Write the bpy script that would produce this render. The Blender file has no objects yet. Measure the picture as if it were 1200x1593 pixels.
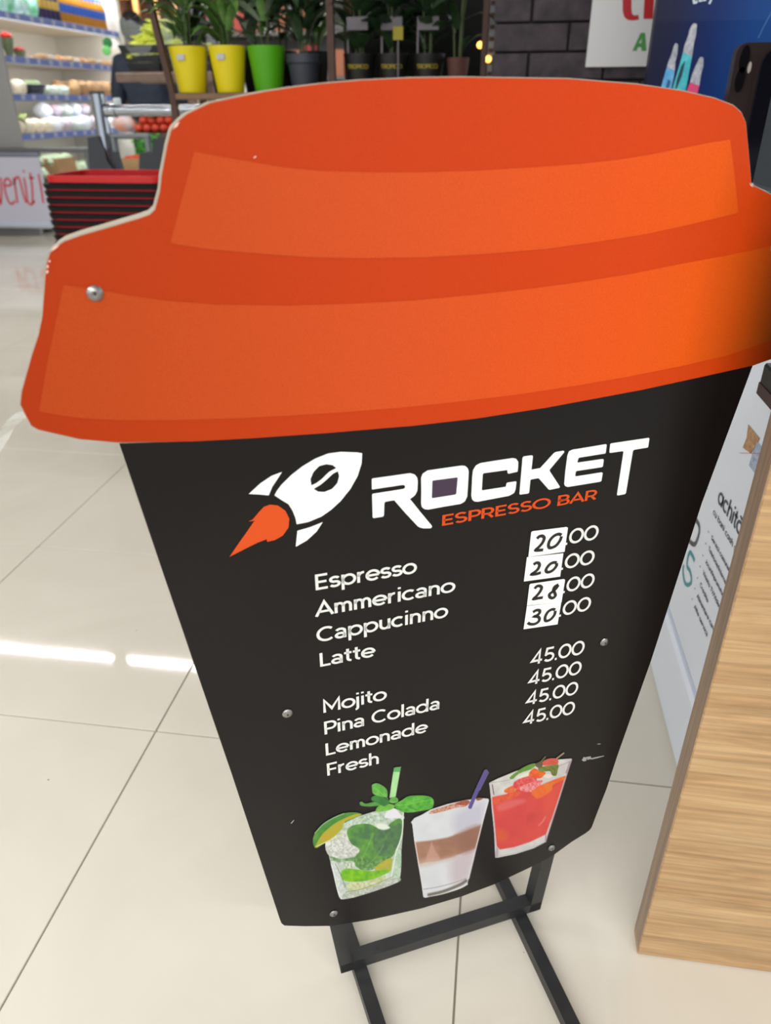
import bpy, math, random
import numpy as np
from mathutils import Vector, Matrix
from mathutils.geometry import tessellate_polygon
random.seed(7)
RNG = np.random.RandomState(5)
S = bpy.context.scene
COL = S.collection
PI = math.pi

# ---------------------------------------------------------------- camera
H = 1.04                              # height of the lens above the floor
FPX = 1145.7                          # focal length in pixels of the 1200x1593 frame
CX, CY = 600.0, 796.5
def _ray(px, py):
    return Vector((px - CX, -(py - CY), -FPX)).normalized()
_up = -_ray(612, 2864)
_yv = _ray(790, 160.5); _yv = (_yv - _yv.dot(_up) * _up).normalized()
_xv = _yv.cross(_up)
ROT = Matrix((_xv, _yv, _up))         # camera axes -> world axes
cam_d = bpy.data.cameras.new('camera')
cam = bpy.data.objects.new('camera', cam_d); COL.objects.link(cam)
cam_d.sensor_fit = 'HORIZONTAL'; cam_d.sensor_width = 36.0
cam_d.lens = 36.0 * FPX / 1200.0
cam_d.clip_start = 0.02; cam_d.clip_end = 60
M4 = ROT.to_4x4(); M4.translation = Vector((0, 0, H)); cam.matrix_world = M4
cam_d.dof.use_dof = True; cam_d.dof.focus_distance = 0.80; cam_d.dof.aperture_fstop = 7.6
S.camera = cam
S.view_settings.view_transform = 'Standard'; S.view_settings.look = 'None'
S.view_settings.gamma = 1.0; S.view_settings.use_curve_mapping = False
S.view_settings.exposure = 0.30

# ---------------------------------------------------------------- world and lights
W = bpy.data.worlds.new('shop_air'); S.world = W; W.use_nodes = True
W.node_tree.nodes['Background'].inputs[0].default_value = (0.90, 0.95, 1.0, 1)
W.node_tree.nodes['Background'].inputs[1].default_value = 1.0
CEIL = 3.0
def strip_light(x0, x1, y, power):
    d = bpy.data.lights.new('strip_tube', 'AREA'); d.shape = 'RECTANGLE'
    d.size = x1 - x0; d.size_y = 0.022; d.energy = power; d.color = (1.0, 0.985, 0.955)
    o = bpy.data.objects.new('strip_tube', d); COL.objects.link(o)
    o.location = ((x0 + x1) / 2, y, CEIL - 0.075)
    return o
STRIPS = []
for yy, pw in ((4.33, 15), (1.25, 6), (-1.4, 24), (-4.2, 32), (10.5, 24)):
    for k in range(6):
        xa = -5.3 + 1.33 * k + (0.0 if yy != 4.33 else -0.15)
        STRIPS.append((xa, xa + 1.23, yy)); strip_light(xa + .02, xa + 1.21, yy, pw)

# ---------------------------------------------------------------- projection of traced points to real planes
def wdir(px, py): return ROT @ _ray(px, py)
O = Vector((0, 0, H))
def aty(px, py, Y): d = wdir(px, py); return d * (Y / d.y) + O
def atx(px, py, X): d = wdir(px, py); return d * (X / d.x) + O
def atz(px, py, Z=0.0): d = wdir(px, py); return d * ((Z - H) / d.z) + O
hb = wdir(4812, 127); hb.z = 0; hb.normalize()
nb = Vector((hb.y, -hb.x, 0))         # out of the sign's face, toward the customer
TH = .0210                            # thickness of the sheet; the frame is bolted behind it
P0 = atz(540, 1512, 0.019); P0.z = 0; P0 += nb * (TH + .0002)
D0 = P0.dot(nb)
def B(u, z, d=0.0): return P0 + hb * u + nb * d + Vector((0, 0, z))
def bp(px, py):
    d = wdir(px, py); X = d * (D0 / d.dot(nb)) + O
    return ((X - P0).dot(hb), X.z)
def bproj(u, z):
    q = ROT.transposed() @ (B(u, z) - O); return CX + FPX * q.x / -q.z, CY - FPX * q.y / -q.z

# ---------------------------------------------------------------- materials
def lin(c): c = c / 255.0; return c / 12.92 if c <= 0.04045 else ((c + 0.055) / 1.055) ** 2.4
def L3(c, k=1.0): return (lin(c[0]) * k, lin(c[1]) * k, lin(c[2]) * k, 1)
MATS = {}
def mat(name, c, rough=0.6, metal=0.0, spec=0.5, noise=0.0, nscale=40.0, bump=0.0, c2=None, trans=0.0, alpha=1.0, coat=0.0, emit=0.0):
    if name in MATS: return MATS[name]
    m = bpy.data.materials.new(name); m.use_nodes = True; MATS[name] = m
    nt = m.node_tree; b = nt.nodes['Principled BSDF']
    b.inputs['Base Color'].default_value = L3(c); b.inputs['Roughness'].default_value = rough
    b.inputs['Metallic'].default_value = metal; b.inputs['Specular IOR Level'].default_value = spec
    b.inputs['Coat Weight'].default_value = coat
    b.inputs['Transmission Weight'].default_value = trans; b.inputs['Alpha'].default_value = alpha
    if emit:
        b.inputs['Emission Color'].default_value = L3(c); b.inputs['Emission Strength'].default_value = emit
    if noise or bump or c2:
        tc = nt.nodes.new('ShaderNodeTexCoord'); n = nt.nodes.new('ShaderNodeTexNoise')
        n.inputs['Scale'].default_value = nscale; n.inputs['Detail'].default_value = 4
        nt.links.new(tc.outputs['Object'], n.inputs['Vector'])
        if noise or c2:
            r = nt.nodes.new('ShaderNodeValToRGB')
            r.color_ramp.elements[0].position = .3; r.color_ramp.elements[1].position = .7
            r.color_ramp.elements[0].color = L3(c, 1 - noise); r.color_ramp.elements[1].color = L3(c2 or c, 1 + (0 if c2 else noise))
            nt.links.new(n.outputs['Fac'], r.inputs['Fac']); nt.links.new(r.outputs['Color'], b.inputs['Base Color'])
        if bump:
            bm = nt.nodes.new('ShaderNodeBump'); bm.inputs['Strength'].default_value = bump; bm.inputs['Distance'].default_value = 0.002
            nt.links.new(n.outputs['Fac'], bm.inputs['Height']); nt.links.new(bm.outputs['Normal'], b.inputs['Normal'])
    return m

def ramp_mat(name, stops, axis, rough, speckle=0.05, spec=0.5):
    """colour gradient running along one object-space direction"""
    m = bpy.data.materials.new(name); m.use_nodes = True; nt = m.node_tree; b = nt.nodes['Principled BSDF']
    tc = nt.nodes.new('ShaderNodeTexCoord'); vm = nt.nodes.new('ShaderNodeVectorMath'); vm.operation = 'DOT_PRODUCT'
    vm.inputs[1].default_value = axis; nt.links.new(tc.outputs['Object'], vm.inputs[0])
    lo, hi = stops[0][0], stops[-1][0]
    mr = nt.nodes.new('ShaderNodeMapRange'); mr.inputs['From Min'].default_value = lo; mr.inputs['From Max'].default_value = hi
    nt.links.new(vm.outputs['Value'], mr.inputs['Value'])
    r = nt.nodes.new('ShaderNodeValToRGB'); cr = r.color_ramp
    while len(cr.elements) < len(stops): cr.elements.new(0.5)
    for e, (p, c) in zip(cr.elements, stops): e.position = (p - lo) / (hi - lo); e.color = L3(c)
    nt.links.new(mr.outputs['Result'], r.inputs['Fac'])
    n = nt.nodes.new('ShaderNodeTexNoise'); n.inputs['Scale'].default_value = 900; n.inputs['Detail'].default_value = 2
    nt.links.new(tc.outputs['Object'], n.inputs['Vector'])
    m2 = nt.nodes.new('ShaderNodeMapRange'); m2.inputs['To Min'].default_value = 1 - speckle * 2; m2.inputs['To Max'].default_value = 1 + speckle * 2
    nt.links.new(n.outputs['Fac'], m2.inputs['Value'])
    mx = nt.nodes.new('ShaderNodeVectorMath'); mx.operation = 'SCALE'
    nt.links.new(r.outputs['Color'], mx.inputs[0]); nt.links.new(m2.outputs['Result'], mx.inputs['Scale'])
    nt.links.new(mx.outputs['Vector'], b.inputs['Base Color'])
    b.inputs['Roughness'].default_value = rough; b.inputs['Specular IOR Level'].default_value = spec
    return m

def wood(name, c1, c2, c3, axis_scale, rough=0.45):
    m = bpy.data.materials.new(name); m.use_nodes = True; nt = m.node_tree; b = nt.nodes['Principled BSDF']
    tc = nt.nodes.new('ShaderNodeTexCoord'); mp = nt.nodes.new('ShaderNodeMapping')
    mp.inputs['Scale'].default_value = axis_scale; nt.links.new(tc.outputs['Object'], mp.inputs['Vector'])
    n = nt.nodes.new('ShaderNodeTexNoise'); n.inputs['Scale'].default_value = 1.0; n.inputs['Detail'].default_value = 7; n.inputs['Roughness'].default_value = .66; n.inputs['Distortion'].default_value = .9
    nt.links.new(mp.outputs['Vector'], n.inputs['Vector'])
    r = nt.nodes.new('ShaderNodeValToRGB'); cr = r.color_ramp; cr.elements.new(.5)
    for e, p, c in zip(cr.elements, (.32, .5, .66), (c1, c2, c3)): e.position = p; e.color = L3(c)
    nt.links.new(n.outputs['Fac'], r.inputs['Fac'])
    mp2 = nt.nodes.new('ShaderNodeMapping'); mp2.inputs['Scale'].default_value = tuple(a * (1.2 if a < 20 else 5) for a in axis_scale)
    nt.links.new(tc.outputs['Object'], mp2.inputs['Vector'])
    n2 = nt.nodes.new('ShaderNodeTexNoise'); n2.inputs['Scale'].default_value = 1; n2.inputs['Detail'].default_value = 3
    nt.links.new(mp2.outputs['Vector'], n2.inputs['Vector'])
    mr = nt.nodes.new('ShaderNodeMapRange'); mr.inputs['From Min'].default_value = .3; mr.inputs['From Max'].default_value = .7
    mr.inputs['To Min'].default_value = .70; mr.inputs['To Max'].default_value = 1.12
    nt.links.new(n2.outputs['Fac'], mr.inputs['Value'])
    mx = nt.nodes.new('ShaderNodeVectorMath'); mx.operation = 'SCALE'
    nt.links.new(r.outputs['Color'], mx.inputs[0]); nt.links.new(mr.outputs['Result'], mx.inputs['Scale'])
    nt.links.new(mx.outputs['Vector'], b.inputs['Base Color'])
    bm = nt.nodes.new('ShaderNodeBump'); bm.inputs['Strength'].default_value = .25; bm.inputs['Distance'].default_value = .0008
    nt.links.new(n2.outputs['Fac'], bm.inputs['Height']); nt.links.new(bm.outputs['Normal'], b.inputs['Normal'])
    b.inputs['Roughness'].default_value = rough
    return m

# ---------------------------------------------------------------- object helpers
def origin_of(p):
    v = Vector((0, 0, 0))
    while p: v = v + p.location; p = p.parent
    return v
def link(name, me, parent=None, m=None):
    o = bpy.data.objects.new(name, me); COL.objects.link(o)
    if parent: o.parent = parent
    if m is not None and me is not None and not me.materials: me.materials.append(m)
    return o
def tag(o, label=None, cat=None, group=None, kind=None):
    if label: o['label'] = label
    if cat: o['category'] = cat
    if group: o['group'] = group
    if kind: o['kind'] = kind
    return o
def empty(name, loc, label=None, cat=None, group=None, kind=None):
    o = bpy.data.objects.new(name, None); COL.objects.link(o); o.location = loc; o.empty_display_size = .05
    return tag(o, label, cat, group, kind)
def kids(o): return [c for c in list(COL.objects) if c.parent is o]
def copy_tree(o, loc, rz=0.0, label=None, group=None, scale=None):
    ch = {}
    c = o.copy(); COL.objects.link(c); c.location = loc; c.rotation_euler = (0, 0, rz)
    if scale: c.scale = scale
    if label: c['label'] = label
    if group: c['group'] = group
    for k in o.children:
        a = k.copy(); COL.objects.link(a); a.parent = c
        for g in k.children:
            b = g.copy(); COL.objects.link(b); b.parent = a
    return c

class MB:
    def __init__(s): s.v = []; s.f = []
    def add(s, vs, fs):
        n = len(s.v); s.v += [Vector(v) for v in vs]; s.f += [tuple(i + n for i in f) for f in fs]; return s
    def box(s, a, b, M=None):
        x0, y0, z0 = a; x1, y1, z1 = b
        vs = [Vector(p) for p in ((x0,y0,z0),(x1,y0,z0),(x1,y1,z0),(x0,y1,z0),(x0,y0,z1),(x1,y0,z1),(x1,y1,z1),(x0,y1,z1))]
        if M: vs = [M @ v for v in vs]
        return s.add(vs, [(0,3,2,1),(4,5,6,7),(0,1,5,4),(1,2,6,5),(2,3,7,6),(3,0,4,7)])
    def bbox(s, a, b, r, M=None):
        """box with its edges chamfered by r"""
        x0, y0, z0 = a; x1, y1, z1 = b; n = 8
        def ring(ins, z):
            return [(x0+ins+r*0, y0+r, z), (x0+r, y0+ins, z), (x1-r, y0+ins, z), (x1-ins, y0+r, z), (x1-ins, y1-r, z), (x1-r, y1-ins, z), (x0+r, y1-ins, z), (x0+ins, y1-r, z)]
        vs = ring(r*.6, z0) + ring(0, z0+r) + ring(0, z1-r) + ring(r*.6, z1)
        vs = [Vector(v) for v in vs]
        if M: vs = [M @ v for v in vs]
        fs = [tuple(range(7, -1, -1)), tuple(range(24, 32))]
        for k in range(3):
            for i in range(8): j = (i+1) % 8; fs.append((k*8+i, k*8+j, k*8+8+j, k*8+8+i))
        return s.add(vs, fs)
    def tube(s, p0, p1, r0, r1=None, n=12, caps=True):
        p0 = Vector(p0); p1 = Vector(p1); r1 = r0 if r1 is None else r1
        d = (p1 - p0).normalized(); a = d.orthogonal().normalized(); b = d.cross(a)
        vs = []
        for p, r in ((p0, r0), (p1, r1)):
            for i in range(n): t = 2*PI*i/n; vs.append(p + a*(r*math.cos(t)) + b*(r*math.sin(t)))
        fs = [(i, (i+1) % n, n+(i+1) % n, n+i) for i in range(n)]
        if caps: fs += [tuple(range(n-1, -1, -1)), tuple(range(n, 2*n))]
        return s.add(vs, fs)
    def path(s, pts, r, n=8, closed=False):
        pts = [Vector(p) for p in pts]; m = len(pts); vs = []; fs = []; a = None
        for i, p in enumerate(pts):
            q0 = pts[i-1] if (i > 0 or closed) else p; q1 = pts[(i+1) % m] if (i < m-1 or closed) else p
            d = (q1 - q0).normalized()
            if a is None: a = d.orthogonal().normalized()
            a = (a - a.dot(d)*d).normalized(); b = d.cross(a); rr = r[i] if isinstance(r, (list, tuple)) else r
            for k in range(n): t = 2*PI*k/n; vs.append(p + a*(rr*math.cos(t)) + b*(rr*math.sin(t)))
        for i in range(m if closed else m-1):
            j = (i+1) % m
            for k in range(n): fs.append((i*n+k, i*n+(k+1) % n, j*n+(k+1) % n, j*n+k))
        if not closed: fs += [tuple(range(n-1, -1, -1)), tuple(range((m-1)*n, m*n))]
        return s.add(vs, fs)
    def lathe(s, prof, c=(0, 0, 0), n=20, sq=1.0, M=None):
        """prof: (radius, z) from bottom to top; closed with caps when radius > 0"""
        c = Vector(c); vs = []; fs = []
        for r, z in prof:
            for i in range(n):
                t = 2*PI*i/n; v = Vector((r*math.cos(t), r*sq*math.sin(t), z)); vs.append((M @ v if M else v) + c)
        m = len(prof)
        for k in range(m-1):
            for i in range(n): j = (i+1) % n; fs.append((k*n+i, k*n+j, (k+1)*n+j, (k+1)*n+i))
        fs += [tuple(range(n-1, -1, -1)), tuple(range((m-1)*n, m*n))]
        return s.add(vs, fs)
    def ball(s, c, r, seg=10, rings=6, noise=0.0, M=None):
        c = Vector(c); r = Vector(r) if not isinstance(r, (int, float)) else Vector((r, r, r))
        vs = []; fs = []
        for k in range(rings+1):
            ph = PI*k/rings
            for i in range(seg):
                t = 2*PI*i/seg; v = Vector((r.x*math.sin(ph)*math.cos(t), r.y*math.sin(ph)*math.sin(t), r.z*math.cos(ph)))
                if noise and 0 < k < rings: v *= 1 + random.uniform(-noise, noise)
                vs.append((M @ v if M else v) + c)
        for k in range(rings):
            for i in range(seg): j = (i+1) % seg; fs.append((k*seg+i, (k+1)*seg+i, (k+1)*seg+j, k*seg+j))
        return s.add(vs, fs)
    def prism(s, pts, off):
        """pts: 3-D outline (list), extruded by vector off"""
        n = len(pts); a = [Vector(p) for p in pts]; b = [p + off for p in a]
        tri = tessellate_polygon([a])
        return s.add(a + b, [tuple(t) for t in tri] + [tuple(i + n for i in reversed(t)) for t in tri] + [(i, (i+1) % n, n+(i+1) % n, n+i) for i in range(n)])
    def mesh(s, name, off=Vector((0, 0, 0)), smooth=True, ang=38):
        me = bpy.data.meshes.new(name); me.from_pydata([tuple(v - off) for v in s.v], [], s.f); me.update()
        import bmesh
        bm = bmesh.new(); bm.from_mesh(me); bmesh.ops.recalc_face_normals(bm, faces=bm.faces[:]); bm.to_mesh(me); bm.free()
        if smooth:
            me.shade_smooth(); me.set_sharp_from_angle(angle=math.radians(ang))
        return me
    def build(s, name, m, parent=None, smooth=True, ang=38):
        return link(name, s.mesh(name, origin_of(parent), smooth, ang), parent, m)

ORD = 'first second third fourth fifth sixth seventh eighth ninth tenth eleventh twelfth thirteenth fourteenth fifteenth sixteenth seventeenth'.split()
# ---------------------------------------------------------------- stroke lettering
def arc(cx, cy, rx, ry, a0, a1, n=None):
    n = n or max(4, int(abs(a1 - a0) / 15))
    return [(cx + rx*math.cos(math.radians(a0 + (a1-a0)*i/n)), cy + ry*math.sin(math.radians(a0 + (a1-a0)*i/n))) for i in range(n+1)]
def ell(cx, cy, rx, ry): return arc(cx, cy, rx, ry, 0, 360, 28)
def arch(x0, x1, y=.29, r=.165): return arc((x0+x1)/2, y, (x1-x0)/2, r, 180, 0) + [(x1, 0)]
G = {
 'o': ([ell(.27,.25,.225,.21)], .54), 'c': ([arc(.265,.25,.22,.21,48,312)], .48),
 'e': ([[(.05,.25),(.49,.25)], arc(.27,.25,.22,.21,0,318)], .53),
 's': ([arc(.215,.352,.15,.105,25,270) , arc(.215,.148,.16,.105,90,-155)], .42),
 'p': ([[(.085,.5),(.085,-.2)], ell(.30,.25,.215,.21)], .57),
 'r': ([[(.085,.5),(.085,0)], arc(.255,.27,.17,.19,180,80)], .34),
 'm': ([[(.085,.5),(.085,0)], arch(.085,.335), arch(.335,.585)], .67),
 'n': ([[(.085,.5),(.085,0)], arch(.085,.395)], .48),
 'i': ([[(.095,.5),(.095,0)], [(.095,.62),(.095,.71)]], .19),
 'a': ([arc(.215,.33,.155,.125,155,0) + [(.37,0)], ell(.21,.145,.155,.105)], .46),
 'C': ([arc(.35,.35,.30,.305,48,312)], .64), 'u': ([[(.085,.5)] + arc(.24,.21,.155,.165,180,360) + [(.395,.5)], [(.395,.3),(.395,0)]], .48),
 'L': ([[(.09,.7),(.09,.045),(.42,.045)]], .44), 't': ([[(.15,.66)] + arc(.27,.16,.12,.115,180,275), [(.02,.46),(.29,.46)]], .32),
 'M': ([[(.09,0),(.09,.66),(.37,.17),(.65,.66),(.65,0)]], .74), 'j': ([[(.095,.5),(.095,-.08)] + arc(-.0,-.08,.095,.1,0,-90), [(.095,.62),(.095,.71)]], .19),
 'P': ([[(.09,0),(.09,.655),(.30,.655)] + arc(.30,.475,.18,.18,90,-90) + [(.09,.295)]], .52), 'l': ([[(.095,.72),(.095,0)]], .19),
 'd': ([[(.475,.72),(.475,0)], ell(.26,.25,.215,.21)], .57), 'F': ([[(.09,0),(.09,.655),(.45,.655)], [(.09,.34),(.41,.34)]], .46),
 'h': ([[(.085,.72),(.085,0)], arch(.085,.395)], .48), 'E': ([[(.47,.655),(.09,.655),(.09,.045),(.47,.045)], [(.09,.35),(.43,.35)]], .51),
 'A': ([[(.03,0),(.31,.67),(.59,0)], [(.13,.21),(.49,.21)]], .62), 'S': ([arc(.26,.502,.185,.153,30,270), arc(.26,.198,.195,.153,90,-152)], .52),
 'R': ([[(.09,0),(.09,.655),(.30,.655)] + arc(.30,.475,.18,.18,90,-90) + [(.09,.295)], [(.30,.295),(.49,0)]], .56),
 'O': ([ell(.38,.35,.33,.305)], .76), 'B': ([[(.09,.33),(.09,.655),(.31,.655)] + arc(.31,.5,.155,.155,90,-90) + [(.09,.345),(.33,.345)] + arc(.33,.195,.165,.15,90,-90) + [(.09,.045),(.09,.4)]], .56),
 '0': ([ell(.32,.35,.265,.305)], .64), '4': ([[(.40,0),(.40,.66),(.06,.17),(.54,.17)]], .58), '5': ([[(.47,.655),(.16,.655),(.12,.36)] + arc(.28,.225,.21,.18,135,-145)], .55),
 '.': ([[(.04,.045),(.13,.045)]], .17), ' ': ([], .27), '/': ([[(.02,-.05),(.28,.72)]], .3), 'v': ([[(.03,.5),(.22,.03),(.41,.5)]], .44),
 'T': ([[(.03,.655),(.53,.655)],[(.28,.655),(.28,0)]], .56), 'I': ([[(.1,0),(.1,.7)]], .2), 'z': ([[(.04,.46),(.36,.46),(.04,.04),(.38,.04)]], .42),
 'V': ([[(.02,.7),(.29,.03),(.56,.7)]], .58), 'y': ([[(.03,.5),(.22,.03)], [(.41,.5),(.15,-.2)]], .44), 'f': ([[(.13,0),(.13,.55)] + arc(.25,.57,.12,.13,180,90), [(.02,.46),(.27,.46)]], .3),
 'b': ([[(.085,.72),(.085,0)], ell(.30,.25,.215,.21)], .57), 'k': ([[(.085,.72),(.085,0)], [(.38,.5),(.09,.2)], [(.2,.3),(.4,0)]], .43),
 'q': ([ell(.26,.25,.215,.21), [(.475,.5),(.475,-.2)]], .57),   # used for the single-storey a of the kiosk after a cut
}
G['@'] = ([ell(.26,.25,.215,.21), [(.475,.48),(.475,0)]], .57)             # single-storey a
G['#'] = ([ell(.26,.25,.215,.21), [(.475,.48),(.475,0)], arc(.27,.72,.12,.1,200,340)], .57)  # single-storey a with breve
G['$'] = ([arc(.215,.352,.15,.105,25,270), arc(.215,.148,.16,.105,90,-155), [(.22,-.08),(.19,-.2)]], .42)  # s with comma below
def stroke(pts, w, closed=False):
    pts = [q for i, q in enumerate(pts) if i == 0 or abs(q[0]-pts[i-1][0])+abs(q[1]-pts[i-1][1]) > 1e-4]
    n = len(pts); P = [Vector((p[0], p[1])) for p in pts]
    if (P[0] - P[-1]).length < 1e-6 and n > 3: P = P[:-1]; n -= 1; closed = True
    vs = []; fs = []
    for i in range(n):
        a = P[i-1] if (i or closed) else None; b = P[(i+1) % n] if (i < n-1 or closed) else None
        d0 = (P[i]-a).normalized() if a is not None else None; d1 = (b-P[i]).normalized() if b is not None else None
        if d0 is None: d0 = d1
        if d1 is None: d1 = d0
        n0 = Vector((-d0.y, d0.x)); n1 = Vector((-d1.y, d1.x)); m = (n0 + n1)
        m = m.normalized() if m.length > 1e-6 else n0
        k = w/2 / max(.45, m.dot(n1))
        vs += [P[i] + m*k, P[i] - m*k]
    for i in range(n if closed else n-1): j = (i+1) % n; fs.append((2*i, 2*i+1, 2*j+1, 2*j))
    return vs, fs
def text_mesh(mb, txt, a, b, captop, to2, to3, w=.088, cap=.70, xs=None):
    """a, b: traced ends of the base line; captop: traced top of a capital at a; to2 maps traced->plane, to3 plane->world"""
    A = to2(*a); Bq = to2(*b); T = to2(*captop); sy = (T[1]-A[1])/cap
    tot = sum(G[c][1] for c in txt) - .07
    sx = (Bq[0]-A[0])/tot if xs is None else xs*sy
    dz = (Bq[1]-A[1])/(Bq[0]-A[0]); x = -.045
    for c in txt:
        st, adv = G[c]
        for s_ in st:
            vs, fs = stroke(s_, w)
            mb.add([to3(A[0] + (x+v.x)*sx, A[1] + v.y*sy + (x+v.x)*sx*dz) for v in vs], fs)
        x += adv
def fills(mb, loops, to2, to3):
    q = [[to2(*p) for p in lp] for lp in loops]
    tri = tessellate_polygon([[Vector((p[0], p[1], 0)) for p in lp] for lp in q])
    flat = [p for lp in q for p in lp]
    mb.add([to3(*p) for p in flat], [tuple(t) for t in tri])
def rnd(pts, k=2):
    """corner-cutting of an outline"""
    for _ in range(k):
        o = []
        for i in range(len(pts)):
            a, b = pts[i], pts[(i+1) % len(pts)]
            o += [(a[0]*.78+b[0]*.22, a[1]*.78+b[1]*.22), (a[0]*.22+b[0]*.78, a[1]*.22+b[1]*.78)]
        pts = o
    return pts
def spl(pts, n=6, closed=False):
    """Catmull-Rom curve through points"""
    P = [Vector(p) for p in pts]; o = []; m = len(P)
    for i in range(m if closed else m-1):
        p0 = P[(i-1) % m] if (closed or i) else P[0]*2-P[1]; p1 = P[i]; p2 = P[(i+1) % m]; p3 = P[(i+2) % m] if (closed or i < m-2) else p2*2-p1
        for k in range(n):
            t = k/n; o.append(tuple(.5*((2*p1)+(p2-p0)*t+(2*p0-5*p1+4*p2-p3)*t*t+(3*p1-p0-3*p2+p3)*t**3)))
    if not closed: o.append(tuple(P[-1]))
    return o

#@@STRUCT
# ================================================================ the room
def tile_mat():
    m = bpy.data.materials.new('glazed_beige_tile'); m.use_nodes = True; nt = m.node_tree; b = nt.nodes['Principled BSDF']
    tc = nt.nodes.new('ShaderNodeTexCoord'); oi = nt.nodes.new('ShaderNodeObjectInfo')
    ad = nt.nodes.new('ShaderNodeVectorMath'); ad.operation = 'ADD'
    nt.links.new(tc.outputs['Object'], ad.inputs[0]); nt.links.new(oi.outputs['Location'], ad.inputs[1])
    n = nt.nodes.new('ShaderNodeTexNoise'); n.inputs['Scale'].default_value = 2.2; n.inputs['Detail'].default_value = 6; n.inputs['Distortion'].default_value = 1.2
    nt.links.new(ad.outputs['Vector'], n.inputs['Vector'])
    r = nt.nodes.new('ShaderNodeValToRGB'); r.color_ramp.elements[0].position = .3; r.color_ramp.elements[1].position = .72
    r.color_ramp.elements[0].color = L3((204,198,186)); r.color_ramp.elements[1].color = L3((213,208,197))
    nt.links.new(n.outputs['Fac'], r.inputs['Fac'])
    # tiny specks of dirt
    v = nt.nodes.new('ShaderNodeTexVoronoi'); v.inputs['Scale'].default_value = 26; v.inputs['Randomness'].default_value = 1
    nt.links.new(ad.outputs['Vector'], v.inputs['Vector'])
    n3 = nt.nodes.new('ShaderNodeTexNoise'); n3.inputs['Scale'].default_value = 9; nt.links.new(ad.outputs['Vector'], n3.inputs['Vector'])
    thr = nt.nodes.new('ShaderNodeMapRange'); thr.inputs['From Min'].default_value = .58; thr.inputs['From Max'].default_value = .75; thr.inputs['To Min'].default_value = 0; thr.inputs['To Max'].default_value = .10
    nt.links.new(n3.outputs['Fac'], thr.inputs['Value'])
    lt = nt.nodes.new('ShaderNodeMath'); lt.operation = 'LESS_THAN'; nt.links.new(v.outputs['Distance'], lt.inputs[0]); nt.links.new(thr.outputs['Result'], lt.inputs[1])
    mx = nt.nodes.new('ShaderNodeMix'); mx.data_type = 'RGBA'; mx.inputs[7].default_value = L3((120,108,92))
    nt.links.new(lt.outputs[0], mx.inputs[0]); nt.links.new(r.outputs['Color'], mx.inputs[6])
    nt.links.new(mx.outputs[2], b.inputs['Base Color'])
    b.inputs['Roughness'].default_value = .045; b.inputs['Specular IOR Level'].default_value = .5
    n2 = nt.nodes.new('ShaderNodeTexNoise'); n2.inputs['Scale'].default_value = 5; nt.links.new(ad.outputs['Vector'], n2.inputs['Vector'])
    bm = nt.nodes.new('ShaderNodeBump'); bm.inputs['Strength'].default_value = .06; bm.inputs['Distance'].default_value = .002
    nt.links.new(n2.outputs['Fac'], bm.inputs['Height']); nt.links.new(bm.outputs['Normal'], b.inputs['Normal'])
    return m
TILE = tile_mat()
grout = mat('grey_grout', (150,143,130), .9)
floor = tag(MB().box((-7.5,-6.5,-.12), (4.5,14.5,-.004)).build('floor', grout, None, False), kind='structure')
TS = .592; TX0 = .008; TY0 = .948
tb = MB(); tb.bbox((.0013,.0013,-.012), (TS-.0013,TS-.0013,0), .0012); tme = tb.mesh('tile', smooth=False); tme.materials.append(TILE)
for i in range(-11, 4):
    for j in range(-3, 16):
        t = link('tile', tme, floor); t.location = (TX0+i*TS, TY0+j*TS, 0)
ceil_m = mat('ceiling_panel_white', (176,174,168), .9)
ceiling = tag(MB().box((-7.5,-6.5,CEIL), (4.5,14.5,CEIL+.1)).build('ceiling', ceil_m, None, False), kind='structure')
fm = mat('lamp_housing', (200,200,198), .5)
for (xa, xb, yy) in STRIPS:
    MB().bbox((xa, yy-.04, CEIL-.07), (xb, yy+.04, CEIL), .008).build('strip_fitting', fm, ceiling)
wallm = mat('wall_paint', (172,168,160), .9, noise=.04, nscale=3)
tag(MB().box((-5.35,-1,0), (-5.2,14.2,CEIL)).build('wall_left', wallm, None, False), kind='structure')
tag(MB().box((-5.35,14.2,0), (4.4,14.35,CEIL)).build('wall_back', mat('back_wall_brown', (92,80,70), .9, noise=.2, nscale=2), None, False), kind='structure')
# dark brick wall to the right of the plant rack
BX0, BY = -.046, 2.5
mort = mat('dark_mortar', (38,32,38), .95)
bw = tag(MB().box((BX0,BY+.012,0), (2.2,BY+.16,CEIL)).build('wall_brick', mort, None, False), kind='structure')
brm = bpy.data.materials.new('painted_dark_brick'); brm.use_nodes = True
nt = brm.node_tree; b = nt.nodes['Principled BSDF']; oi = nt.nodes.new('ShaderNodeObjectInfo'); tc = nt.nodes.new('ShaderNodeTexCoord')
ad = nt.nodes.new('ShaderNodeVectorMath'); ad.operation = 'ADD'; nt.links.new(tc.outputs['Object'], ad.inputs[0]); nt.links.new(oi.outputs['Location'], ad.inputs[1])
n = nt.nodes.new('ShaderNodeTexNoise'); n.inputs['Scale'].default_value = 22; n.inputs['Detail'].default_value = 6; nt.links.new(ad.outputs[0], n.inputs['Vector'])
r = nt.nodes.new('ShaderNodeValToRGB'); r.color_ramp.elements[0].position = .35; r.color_ramp.elements[1].position = .75
r.color_ramp.elements[0].color = L3((42,36,42)); r.color_ramp.elements[1].color = L3((72,62,68)); nt.links.new(n.outputs['Fac'], r.inputs['Fac']); nt.links.new(r.outputs['Color'], b.inputs['Base Color'])
b.inputs['Roughness'].default_value = .8
bmn = nt.nodes.new('ShaderNodeBump'); bmn.inputs['Strength'].default_value = .7; bmn.inputs['Distance'].default_value = .006; nt.links.new(n.outputs['Fac'], bmn.inputs['Height']); nt.links.new(bmn.outputs['Normal'], b.inputs['Normal'])
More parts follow.
